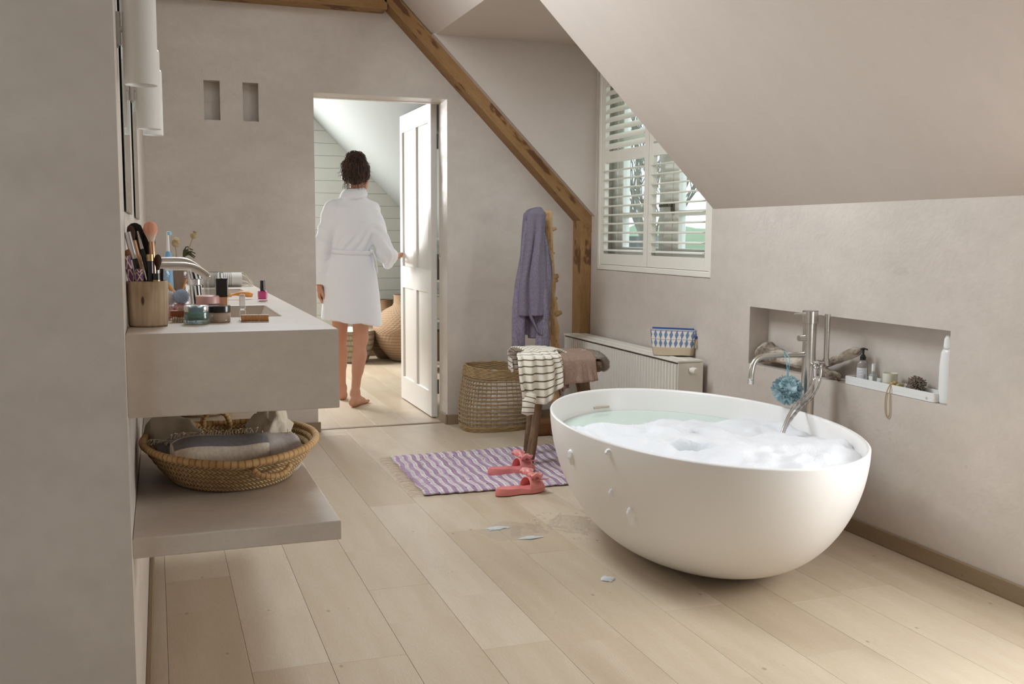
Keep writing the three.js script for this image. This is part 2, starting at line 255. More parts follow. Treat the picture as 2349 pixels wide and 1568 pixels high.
// oak roof timbers on the back wall
{
  const beamGeo = (a, b, lo, hi, z0, z1) => {           // slanting timber between lines x+y = lo and x+y = hi
    const g = new THREE.BoxGeometry(1, 1, 1, 40, 1, 1), p = g.attributes.position, uv = [], n = g.attributes.normal;
    for (let i = 0; i < p.count; i++) { const t = p.getX(i) + 0.5, v = p.getY(i) + 0.5, w = p.getZ(i) + 0.5, s = lerp(lo, hi, v) + (v < 0.5 ? 0.006 * (fbm(t * 9, w * 2 + 3, 3) - 0.5) : 0), x = lerp(a, b, t) + (v - 0.5) * 0.5 * (hi - lo); p.setXYZ(i, x, s - x, lerp(z1, z0, w)); uv.push(t * 1.9, abs(n.getY(i)) > 0.5 ? 0.3 + w * 0.4 : v * 0.4 + 0.5); }
    g.setAttribute('uv', new THREE.Float32BufferAttribute(uv, 2)); g.computeVertexNormals(); return g;
  };
  struct('beam', beamGeo(0.98, 2.70, 3.887, 3.996, -5.98, ZB - 0.02), M.oak, 'slanting oak rafter along the back wall');
  const along = (g, horizontal) => { g = plain(g); const p = g.attributes.position, n = g.attributes.normal, uv = g.attributes.uv; for (let i = 0; i < p.count; i++) { const a = horizontal ? p.getX(i) : p.getY(i), b = abs(n.getZ(i)) > 0.5 ? (horizontal ? p.getY(i) : p.getX(i)) : p.getZ(i); uv.setXY(i, a / 1.3 + 0.3, b / 0.3); } return g; };
  struct('beam', along(rbox(1.9, 0.16, 0.13, 0.005, 0.388, 2.595, ZB + 0.065), true), M.oak, 'horizontal oak collar beam above the doorway');
  struct('beam', along(extrude(polyShape([[2.59, -0.02], [2.664, -0.02], [2.664, 1.2255], [2.59, 1.2995]]), 0.13, 0.004).translate(0, 0, ZB), false), M.oak, 'upright oak post in the corner by the radiator');
}
// baseboards
const bbGeo = (len, h, t) => { const g = plain(rbox(len, h, t, 0.003, 0, h / 2, 0, 1)), p = g.attributes.position, uv = g.attributes.uv; for (let i = 0; i < p.count; i++) uv.setXY(i, p.getX(i) / 1.64 + 0.5, (p.getY(i) + p.getZ(i)) / 0.216); return g; };
const baseboard = (name, len, pos, turn, label) => { const o = struct(name, bbGeo(len, 0.062, 0.014), M.baseboard, label); o.position.set(...pos); o.rotation.y = turn; };
baseboard('baseboard_right', 7.69, [XR - 0.007, 0, (ZF - 6.09) / 2], PI / 2, 'oak baseboard along the right wall');
baseboard('baseboard_back', 0.93, [0.918 - 0.465 + 0.014, 0, ZB + 0.007], 0, 'oak baseboard left of the doorway');
baseboard('baseboard_back', 0.83, [1.737 + 0.415, 0, ZB + 0.007], 0, 'oak baseboard right of the doorway');
baseboard('baseboard_door', 0.16, [1.73, 0, ZB - 0.075], PI / 2, 'oak baseboard turning into the door opening');
baseboard('baseboard_left', 4.12, [(XL0 + XL1) / 2 + 0.007, 0, -4.06], PI / 2 - 0.0063, 'oak baseboard under the vanity');
// room beyond the door
{
  const Z1 = -9.87;
  struct('wall_far_left', uvBox(boxAB(-1.0, -0.85, -0.05, 2.95, -6.25, -10.0)), M.farDimmed, 'left wall of the room beyond');
  struct('wall_far_right', uvBox(boxAB(3.2, 3.35, -0.05, 1.2, -6.25, -10.0)), M.farDimmed, 'low right wall of the room beyond');
  struct('ceiling_far', uvBox(extrude(polyShape([[-1.05, 2.72], [1.07, 2.72], [3.3, 0.49], [3.4, 0.6], [1.1, 2.9], [-1.05, 2.9]]), 3.75).translate(0, 0, Z1 - 0.06)), M.farDimmed, 'sloping ceiling of the room beyond, colour darkened to stand for less light');
  const gable = struct('wall_far_back', extrude(polyShape(rectPts(-1.05, 3.3, -0.05, 2.85), [rectPts(-0.2, 0.9, 1.02, 2.3)]), 0.14).translate(0, 0, Z1 - 0.16), M.farDimmed, 'white boarded gable wall of the room beyond');
  for (let k = 0; k < 19; k++) { const y0 = 0.06 + k * 0.1185 + 0.0012, y1 = y0 + 0.1163, xr = min(3.2, 3.79 - y0); const xl = y1 > 1.0 && y0 < 2.32 ? 0.905 : -0.85; const g = extrude(polyShape([[xl, y0], [xr, y0], [max(xr - 0.1145, xl + 0.1), y1], [xl, y1]]), 0.012, 0.0012, 1).translate(0, 0, Z1 - 0.021); mesh('board', g, M.boardPaint, gable); }
  baseboard('baseboard_far', 4.1, [1.05, 0, Z1 + 0.009], 0, 'baseboard below the boarded gable wall');
  const mold = [[1.44, 2.35], [1.5, 2.29]]; 
}
// door lining, stops and hinges; the door stands open into the room beyond
{
  const f = struct('trim_2', null, null, 'white door lining at the back of the doorway');
  mesh('jamb', rbox(0.03, 2.03, 0.05, 0.003, 1.778, 1.015, -6.325), M.whitePaint, f);
  mesh('jamb', rbox(0.03, 2.03, 0.05, 0.003, 0.905, 1.015, -6.325), M.whitePaint, f);
  mesh('head', rbox(0.86, 0.03, 0.05, 0.003, 1.33, 2.046, -6.325), M.whitePaint, f);
  const d = struct('door_1', null, null, 'white four-panel door standing open');
  d.position.set(1.737, 0.008, -6.352);                       // hinge line; leaf runs to -z, its panelled face looks to -x
  const W = 0.862, H = 2.037, T = 0.04, pans = [[0.075, 0.395], [0.475, 0.795]], rows = [[0.165, 0.815], [0.97, 1.915]];
  const holes = []; for (const [a, b] of pans) for (const [c, e] of rows) holes.push(rectPts(a, b, c, e));
  const frame = extrude(polyShape(rectPts(0, W, 0, H), holes), T, 0.0015, 1).rotateY(PI / 2).translate(-T, 0, 0); // drawn in (-z, y)
  mesh('door_frame', frame, M.whitePaint, d);
  for (const h of holes) { const [a, b, c, e] = [h[0][0], h[1][0], h[0][1], h[2][1]]; const pw = b - a, ph = e - c; mesh('door_panel', join([rbox(0.016, ph + 0.004, pw + 0.004, 0.001, -T / 2, (c + e) / 2, -(a + b) / 2)]), M.whitePaint, d); }
  for (const y of [0.2, 1.02, 1.79]) { const hg = mesh('hinge', join([rbox(0.003, 0.09, 0.03, 0.0005, 0.0, y, 0.012), cyl(0.006, 0.006, 0.095, 12, 0.004, y - 0.0475, 0.004)]), M.darkMetal, d); }
}
// glazed openings out of view, set behind the area lights; the side one is added
function casement(name, label, w, h, mullions, place) {
  const f = struct(name, null, null, label), t = 0.06;
  mesh('frame', extrude(polyShape(rectPts(-w / 2, w / 2, -h / 2, h / 2), [rectPts(-w / 2 + t, w / 2 - t, -h / 2 + t, h / 2 - t)]), 0.06, 0.004, 1).translate(0, 0, -0.03), M.whitePaint, f);
  mesh('pane', box(w - 2 * t + 0.01, h - 2 * t + 0.01, 0.004), M.glass, f);
  for (const x of mullions) mesh('mullion', rbox(0.04, h - 2 * t, 0.05, 0.004, x, 0, 0), M.whitePaint, f);
  place(f);
}
casement('unseen_window_2', 'skylight out of view in the flat ceiling, placed to light the right wall', 0.9, 1.3, [], (f) => { f.rotation.x = PI / 2; f.position.set(0.55, HC + 0.08, -4.3); });
casement('added_window_3', 'added window in the side wall, out of view to the left, framing the fill light', 1.7, 1.3, [0], (f) => { f.rotation.y = PI / 2; f.position.set(-1.78, 1.6, -0.75); });
casement('unseen_window_4', 'gable window of the room beyond, out of view behind the back wall, placed to light the doorway', 1.1, 1.28, [0], (f) => f.position.set(0.35, 1.66, -9.96));
casement('unseen_window_5', 'low window in the right wall beside the camera, out of view, placed to light the bathtub end', 1.02, 0.65, [0], (f) => { f.rotation.y = PI / 2; f.position.set(XR + 0.1, 0.945, -1.75); });
// ---------------------------------------------------------------- dormer window, its shutters and what stands outside
{
  const w = struct('window_1', null, null, 'white dormer window with two casements behind the shutters');
  const X = XR + 0.125, z0 = -4.492, z1 = -5.9, y0 = 0.987, y1 = 2.33, Z = (z) => -z;
  const ring = (a, b, c, d, t, dep, x) => toRight(extrude(polyShape(rectPts(a, b, c, d), [rectPts(a + t, b - t, c + t, d - t)]), dep, 0.004, 1), x);
  mesh('window_frame', ring(4.492, 5.9, y0, y1, 0.075, 0.06, X - 0.02), M.whitePaint, w);
  mesh('mullion', rbox(0.06, y1 - y0 - 0.15, 0.1, 0.004, X + 0.01, (y0 + y1) / 2, -5.16), M.whitePaint, w);
  for (const [a, b] of [[4.57, 5.11], [5.21, 5.825]]) {
    const s = mesh('sash', join([ring(a, b, y0 + 0.08, y1 - 0.08, 0.065, 0.05, X - 0.012), rbox(0.04, 0.03, b - a - 0.12, 0.003, X + 0.012, 1.33, -(a + b) / 2), rbox(0.04, 0.03, b - a - 0.12, 0.003, X + 0.012, 1.80, -(a + b) / 2)]), M.whitePaint, w);
    mesh('pane', box(0.004, y1 - y0 - 0.28, b - a - 0.12, X + 0.015, (y0 + y1) / 2, -(a + b) / 2), M.glass, s);
  }
  mesh('window_handle', join([rbox(0.012, 0.065, 0.028, 0.004, X - 0.02, 1.36, -5.10), bar([X - 0.02, 1.375, -5.10], [X - 0.05, 1.375, -5.10], 0.008), rbox(0.012, 0.02, 0.11, 0.005, X - 0.05, 1.375, -5.145)]), M.darkMetal, w);
  // plantation shutters: one framed pair, louvres are parts
  const sh = thing('window_shutter', 'white plantation shutters with tilted louvres covering the dormer window', 'shutter', [XR + 0.028, 0, 0]);
  const F = (a, b, c, d, t, dep, x) => ring(a, b, c, d, t, dep, x);
  mesh('shutter_frame', join([F(4.4935, 5.8985, 0.989, 2.328, 0.032, 0.04, -0.022)]), M.shutter, sh);
  const panels = [[4.53, 5.222, 0.052, 0.055], [5.228, 5.866, 0.052, 0.045]];
  const louvre = extrude((() => { const s = new THREE.Shape(); s.absellipse(0, 0, 0.032, 0.0055, 0, 2 * PI, false, 0); return s; })(), 1, 0);
  for (const [a, b] of panels) {
    const st = 0.05, rails = [[0.99 + 0.033, 1.09], [1.652, 1.72], [2.24, 2.295]], top = 2.295, bot = 1.023;
    const p = mesh('shutter_panel', join([...[a + st / 2, b - st / 2].map((z) => rbox(0.028, top - bot, st, 0.002, 0, (top + bot) / 2, -z)), ...rails.map(([c, d]) => rbox(0.028, d - c, b - a - 2 * st, 0.002, 0, (c + d) / 2, -(a + b) / 2))]), M.shutter, sh);
    const len = b - a - 2 * st - 0.004, gl = louvre.clone().translate(0, 0, -0.5).scale(1, 1, len);
    for (let y = 1.112; y < 1.64; y += 0.0545) { const m = mesh('louvre', gl, M.shutter, p); m.position.set(0, y, -(a + b) / 2); m.rotation.z = 0.09; }
    for (let y = 1.752; y < 2.22; y += 0.0545) { const m = mesh('louvre', gl, M.shutter, p); m.position.set(0, y, -(a + b) / 2); m.rotation.z = 0.75; }
  }
}
// outside, seen in slivers between the louvres
{
  struct('ground', boxAB(3.2, 60, -3.2, -3.0, 15, -60), std({ color: rgb(120, 138, 96), roughness: 1 }), 'grass outside the dormer window');
  const r = rngOf(91), hedgeM = std({ color: rgb(142, 160, 130), roughness: 1 });
  const hg = blob(1, 5); displace(hg, (q) => { const n = 1 + 0.35 * (fbm3(q.x * 5 + 9, q.y * 5, q.z * 9, 3) - 0.5); q.set(q.x * 1.6 * n, q.y * 2.9 * n, q.z * 12 * n); });
  solo('hedge', hg, hedgeM, 'tall pale green hedge outside the dormer window', 'hedge', [22, -1.2, -42], 0);
  const barkM = std({ color: rgb(128, 122, 112), roughness: 1 });
  const tree = (x, z, h, seed, label) => {
    const rr = rngOf(seed), parts = [], limb = (p, d, len, rad, depth) => {
      const e = [p[0] + d[0] * len, p[1] + d[1] * len, p[2] + d[2] * len]; parts.push(tube(new THREE.LineCurve3(V3(...p), V3(...e)), (t) => rad * (1 - 0.4 * t), 1, 5));
      if (depth > 0) for (let k = 0; k < 4; k++) { const a = rr() * 2 * PI, s = 0.35 + 0.4 * rr(), v = V3(d[0] + cos(a) * s, d[1] + 0.15, d[2] + sin(a) * s).normalize(), t = 0.45 + 0.55 * rr(); limb([lerp(p[0], e[0], t), lerp(p[1], e[1], t), lerp(p[2], e[2], t)], [v.x, v.y, v.z], len * (0.55 + 0.2 * rr()), rad * 0.5, depth - 1); }
    };
    limb([0, 0, 0], [0, 1, 0], h * 0.42, 0.16, 4); solo('bare_tree', join(parts), barkM, label, 'tree', [x, -3, z], 0);
  };
  tree(14, -26.5, 10, 3, 'bare grey tree outside, nearest to the dormer window'); tree(19, -36.4, 11, 8, 'bare grey tree outside, standing farther off, close before the hedge');
}
// ---------------------------------------------------------------- vanity, shelf and bathtub
{
  const x0 = XL0 + 0.004, x1 = 0.352, top = 1.009, bot = 0.845, z0 = -2.05, z1 = -3.95, t = 0.045;
  const v = thing('vanity', 'beige plaster vanity with two sunken trough basins on the left wall', 'vanity', [0, 0, 0]);
  // two basins sunk in the top
  const basins = [[0.10, 0.279, -2.40, -2.802], [0.10, 0.284, -3.245, -3.67]];
  const xl = (z) => XL0 + (XL1 - XL0) * (-z - 2) / 4.11 + 0.0004;
  const outline = [[xl(z0), -z0], [x1, -z0], [x1, -z1], [xl(z1), -z1]];
  const slab = toPlan(extrude(polyShape(outline, basins.map(([a, b, c, d]) => rectPts(a, b, -c, -d))), top - bot, 0.003, 2), bot);
  mesh('vanity_body', uvBox(slab), M.concrete, v);
  for (const [a, b, c, d] of basins) {
    const dep = 0.085, f = 0.03, P = (x, y, z) => [x, y, z], quads = [], tri = [];
    const T = [P(a, top - 0.004, c), P(b, top - 0.004, c), P(b, top - 0.004, d), P(a, top - 0.004, d)], B = [P(a + f, top - dep, c - f * 1.5), P(b - f * 1.2, top - dep, c - f * 1.5), P(b - f * 1.2, top - dep, d + f * 1.5), P(a + f, top - dep, d + f * 1.5)];
    const pos = [], add = (p, q, r, s) => pos.push(...p, ...q, ...r, ...p, ...r, ...s);
    for (let k = 0; k < 4; k++) add(T[k], T[(k + 1) % 4], B[(k + 1) % 4], B[k]); add(B[0], B[1], B[2], B[3]);
    const bg = new THREE.BufferGeometry(); bg.setAttribute('position', new THREE.Float32BufferAttribute(pos, 3)); bg.setAttribute('uv', new THREE.Float32BufferAttribute(new Float32Array(pos.length / 3 * 2), 2)); bg.computeVertexNormals();
    const bm = mesh('basin', uvBox(bg), M.basin, v); mesh('drain', lathe([[0, 0.003], [0.016, 0.003], [0.02, 0.001], [0.021, 0]], 24).translate((a + b) / 2, top - dep, (c + d) / 2), M.steel, bm);
  }
  const s = solo('wall_shelf', uvBox(toPlan(extrude(polyShape([[xl(z0), -z0], [x1, -z0], [x1, -z1], [xl(z1), -z1]]), 0.0415, 0.003), 0.5665)), M.concrete, 'thick beige plaster shelf below the vanity', 'shelf');
}
const BATH = { x: 1.915, z: -3.3155, a: 0.8256, b: 0.5065, rot: 1.6301, h: 0.5046 };
function bathPoint(s, ang, y) { const u = BATH.a * s * cos(ang), w = BATH.b * s * sin(ang) * (1 - 0.0067 * cos(ang)); return V3(cos(BATH.rot) * u - sin(BATH.rot) * w, y, sin(BATH.rot) * u + cos(BATH.rot) * w); }
const bathScale = (v) => 0.0703 + 0.9297 * Math.pow(1 - Math.pow(1 - clamp(v), 1.7736), 1 / 2.846);
{
  const b = thing('bathtub', 'white freestanding egg-shaped bathtub full of bath foam', 'bathtub', [BATH.x, 0, BATH.z]);
  const prof = []; // outer from the floor up, over the rim, then down inside
  for (let k = 0; k <= 30; k++) { const v = 0.018 + 0.982 * Math.pow(k / 30, 1.5); prof.push([bathScale(v), v * BATH.h - 0.004]); }
  const H = BATH.h; prof.push([1.0, H], [0.992, H + 0.004], [0.982, H + 0.002], [0.976, H - 0.006]);
  for (let k = 1; k <= 16; k++) { const v = 1 - k / 16; prof.push([bathScale(0.06 + 0.94 * v) - 0.03 - 0.01 * (1 - v), lerp(0.07, H - 0.006, v)]); }
  prof.push([0.2, 0.066], [0.0, 0.066]);
  const n = prof.length - 1, seg = 128;
  const g = grid(seg, n, (u, v) => { const [s, y] = prof[Math.round(v * n)]; return bathPoint(s, -u * 2 * PI, y); }, { closedU: true });
  mesh('tub_shell', g, M.tub, b);
  mesh('foot_ring', grid(seg, 3, (u, v) => bathPoint([0.36, 0.37, 0.37, 0.34][Math.round(v * 3)], -u * 2 * PI, [0, 0, 0.02, 0.03][Math.round(v * 3)]), { closedU: true }), M.tub, b);
}
// ---------------------------------------------------------------- bath water, foam, tap
{
  const inside = (y) => bathScale(0.06 + 0.94 * (y - 0.07) / (BATH.h - 0.076)) - 0.036;
  const W = 0.412, ws = inside(W);
  const wm = phys({ color: rgb(222, 241, 231), transmission: 0.12, thickness: 0.3, roughness: 0.06, ior: 1.33, attenuationColor: rgb(150, 225, 180), attenuationDistance: 0.35 });
  solo('bath_water', grid(64, 2, (u, v) => bathPoint(ws * [0.002, 0.6, 1][Math.round(v * 2)], u * 2 * PI, W), { closedU: true }), wm, 'pale green bath water showing through a gap in the foam', 'water', [BATH.x, 0, BATH.z]);
  // foam: a heaped layer, thin towards the far left, open where the green water shows
  const N = 150, top = (x, z) => {                                     // local x, z -> height above the water, or negative for none
    const X = x + BATH.x, Z = z + BATH.z, n = fbm(X * 7 + 3, Z * 7, 3), m = fbm(X * 22, Z * 22 + 8, 3), f = fbm(X * 70, Z * 70, 2);
    const along = smooth(-3.9, -3.3, Z + 0.25 * (n - 0.5)), hump = 0.03 * smooth(0.3, 0.75, n) + 0.012 * (m - 0.4) + 0.0015 * f;
    const ga = (X - 1.772) * 0.52 + (Z + 3.10) * 0.854, gc = -(X - 1.772) * 0.854 + (Z + 3.10) * 0.52, gap = 1 - Math.exp(-((gc / 0.042) ** 2 + (ga / 0.12) ** 2) * (0.7 + 0.6 * m));
    const heap = 0.048 * Math.exp(-(((X - 2.12) / 0.33) ** 2 + ((Z + 2.85) / 0.36) ** 2)) + 0.03 * Math.exp(-(((X - 1.83) / 0.16) ** 2 + ((Z + 3.25) / 0.2) ** 2)) + 0.025 * Math.exp(-(((X - 1.66) / 0.1) ** 2 + ((Z + 3.6) / 0.12) ** 2));
    return (0.012 + hump + heap) * (0.18 + 0.82 * along) * smooth(0.15, 0.6, gap) - 0.016 * (1 - smooth(0.1, 0.4, gap)) - 0.02 * (1 - smooth(0.0, 0.22, along + 0.3 * (m - 0.45)));
  };
  const fg = grid(N, 70, (u, v) => { const s = 0.002 + v * (ws + 0.010), p = bathPoint(s, u * 2 * PI, 0), h = top(p.x, p.z), y = W + h * (v > 0.985 ? 0.85 : 1), k = inside(max(y, W)) / ws; return V3(p.x * k, y, p.z * k); }, { closedU: true });
  const foamM = phys({ color: rgb(238, 240, 244), roughness: 0.8, bumpMap: tex(512, 512, (u, v) => { let b = 0; const X = u * 60, Y = v * 60; const ix = floor(X), iy = floor(Y); let d = 9; for (let i = -1; i < 2; i++) for (let j = -1; j < 2; j++) { const a = mod(ix + i, 60), c = mod(iy + j, 60), px = ix + i + hash2(a, c), py = iy + j + hash2(a + 99, c); d = min(d, (px - X) ** 2 + (py - Y) ** 2); } return 1 - sqrt(d); }, false, 3, 2), bumpScale: 0.001 });
  tag(solo('bath_foam', fg, foamM, 'heaped white bubble foam filling the bathtub', 'foam', [BATH.x, 0, BATH.z]), null, null, null, 'stuff');
  // overflow slot at the far inner side
  { const o = solo('overflow_slot', rbox(0.086, 0.010, 0.016, 0.004), std({ color: rgb(196, 184, 164), roughness: 0.5 }), 'thin beige overflow slot in the far inner wall of the bathtub', 'overflow'); o.position.set(1.885, 0.4315, -4.097); o.rotation.y = 0.19; }
  // foam running down the outside
  const blobM = phys({ color: rgb(252, 253, 255), roughness: 0.9 });
  const foamBlob = (ang, y, sx, sy, seed, label) => {
    const v = (y + 0.004) / BATH.h, p = bathPoint(bathScale(v), ang, y), q = bathPoint(bathScale(v), ang + 0.01, y), dn = bathPoint(bathScale(v - 0.02), ang, y - 0.02 * BATH.h), tx = q.clone().sub(p).normalize(), ty = p.clone().sub(dn).normalize(), nz = ty.clone().cross(tx).normalize(); if (nz.x * p.x + nz.z * p.z < 0) nz.negate();
    const g = displace(blob(1, 4), (w) => { const n = 0.85 + 0.75 * (fbm3(w.x * 2.6 + seed, w.y * 2.6, w.z * 2.6, 4) - 0.4); const a = w.x * sx * n * (w.y > 0 ? 1 : 0.8), b = w.y * sy * n, c = w.z * 0.016 * n; w.set(tx.x * a + ty.x * b + nz.x * c, tx.y * a + ty.y * b + nz.y * c, tx.z * a + ty.z * b + nz.z * c); });
    solo('foam_blob', g, blobM, label, 'foam', [BATH.x + p.x, p.y, BATH.z + p.z], 0, 'foam running down the bathtub');
  };
  const find = (X, Y, Z) => { let best = 0, bd = 9; for (let a = 0; a < 2 * PI; a += 0.005) { const p = bathPoint(bathScale((Y + 0.004) / BATH.h), a, Y), d = Math.hypot(p.x + BATH.x - X, p.z + BATH.z - Z); if (d < bd) { bd = d; best = a; } } return best; };
  foamBlob(find(1.47, 0.40, -3.33), 0.395, 0.018, 0.030, 1, 'knobbly foam blob stuck highest left on the outside of the bathtub');
  foamBlob(find(1.50, 0.48, -3.05), 0.475, 0.013, 0.012, 2, 'small foam blob just below the bathtub rim');
  foamBlob(find(1.52, 0.32, -3.07), 0.325, 0.009, 0.019, 3, 'tiny foam blob halfway down the bathtub, above the largest one');
  foamBlob(find(1.54, 0.255, -3.0), 0.262, 0.021, 0.042, 4, 'largest foam blob, running lowest down the bathtub side');
}
{
  const t = thing('bath_tap', 'brushed steel freestanding bath tap with hand shower and hose', 'tap', [2.553, 0, -3.5]);
  mesh('column', join([cyl(0.0275, 0.0275, 0.845, 32), lathe([[0, 0], [0.055, 0], [0.055, 0.008], [0.03, 0.012], [0, 0.012]], 32)]), M.steel, t);
  mesh('cap', join([cyl(0.0325, 0.0325, 0.05, 32, 0, 0.846, 0), lathe([[0, 0], [0.0325, 0], [0.031, 0.003], [0, 0.004]], 32).translate(0, 0.896, 0)]), M.steel, t);
  mesh('lever', bar([-0.025, 0.885, 0.005], [-0.085, 0.887, 0.012], 0.0045, 12), M.steel, t);
  mesh('spout', join([tube([[-0.02, 0.715, 0], [-0.12, 0.718, 0.002], [-0.20, 0.717, 0.004], [-0.247, 0.71, 0.006], [-0.27, 0.69, 0.008], [-0.28, 0.655, 0.01], [-0.282, 0.622, 0.01]], 0.0115, 40, 20)]), M.steel, t);
  mesh('aerator', cyl(0.0125, 0.0125, 0.016, 24, -0.282, 0.606, 0.01), M.chrome, t);
  mesh('knob', join([cyl(0.0125, 0.0125, 0.034, 24).rotateZ(PI / 2).translate(-0.022, 0.785, 0.004)]), M.steel, t);
  mesh('shower_holder', join([bar([0.01, 0.685, 0.02], [0.062, 0.683, 0.03], 0.010, 14), cyl(0.014, 0.014, 0.03, 20, 0.062, 0.67, 0.032)]), M.steel, t);
  mesh('hand_shower', join([cyl(0.0105, 0.0125, 0.195, 24, 0.062, 0.69, 0.032)]), M.steel, t);
  mesh('shower_hose', join([tube([[0.062, 0.67, 0.032], [0.026, 0.672, 0.052], [0.004, 0.607, 0.069], [-0.068, 0.557, 0.118], [-0.155, 0.532, 0.176], [-0.231, 0.505, 0.228], [-0.293, 0.47, 0.27], [-0.33, 0.43, 0.30]], (s) => 0.0062 + 0.0007 * sin(s * 900), 300, 10), tube([[0.022, 0.672, 0.03], [-0.042, 0.685, 0.1], [-0.047, 0.623, 0.104], [-0.118, 0.575, 0.151], [-0.214, 0.546, 0.216], [-0.27, 0.51, 0.254], [-0.318, 0.458, 0.287], [-0.34, 0.42, 0.30]], (s) => 0.0062 + 0.0007 * sin(s * 900), 300, 10), cyl(0.008, 0.0095, 0.03, 16, 0.022, 0.662, 0.03)]), M.chrome, t);
  // bath puff hanging from the spout by its cord
  const p = thing('bath_puff', 'pale blue mesh bath puff hanging from the tap spout', 'bath puff', [2.425, 0.578, -3.46]);
  const r = rngOf(4), petals = [];
  const core = displace(blob(0.042, 5), (q) => { const n = q.clone().normalize(), k = 1 + 0.28 * (fbm3(n.x * 5 + 7, n.y * 5, n.z * 5, 3) - 0.5) + 0.1 * sin(14 * fbm3(n.x * 2.5, n.y * 2.5 + 4, n.z * 2.5, 2)); q.multiplyScalar(k); });
  for (let i = 0; i < 46; i++) {
    const th = Math.acos(1 - 2 * (i + 0.5) / 46), ph = i * 2.39996 + r(), n = V3(sin(th) * cos(ph), cos(th), sin(th) * sin(ph)), a = n.clone().cross(V3(0.3, 1, 0.2)).normalize(), b = n.clone().cross(a), w = 0.018 + 0.012 * r(), tw = r() * 6, f = 3 + floor(r() * 3);
    petals.push(grid(20, 4, (u, v) => { const t = u * 2 * PI * 0.8 + tw, R = 0.006 + w * v, hgt = 0.036 + 0.018 * v + 0.006 * sin(f * t * 1.7 + i) * v; return n.clone().multiplyScalar(hgt).addScaledVector(a, cos(t) * R).addScaledVector(b, sin(t) * R * (0.6 + 0.4 * sin(tw))); }));
  }
  const puffM = phys({ color: rgb(206, 236, 244), roughness: 0.8, transmission: 0.3, thickness: 0, sheen: 0.4, bumpMap: weaveBump, bumpScale: 0.001 });
  mesh('puff', join([core, ...petals]), puffM, p);
  mesh('cord', join([tube([[0, 0.03, 0], [-0.004, 0.09, 0], [-0.004, 0.13, -0.012], [0.0, 0.147, -0.036], [0.008, 0.155, -0.04]], 0.0016, 30, 6), tube([[0, 0.03, 0], [0.004, 0.09, 0], [0.004, 0.13, 0.0], [0.006, 0.150, -0.022], [0.008, 0.155, -0.04]], 0.0016, 30, 6)]), std({ color: rgb(120, 196, 214), roughness: 0.8 }), p);
}
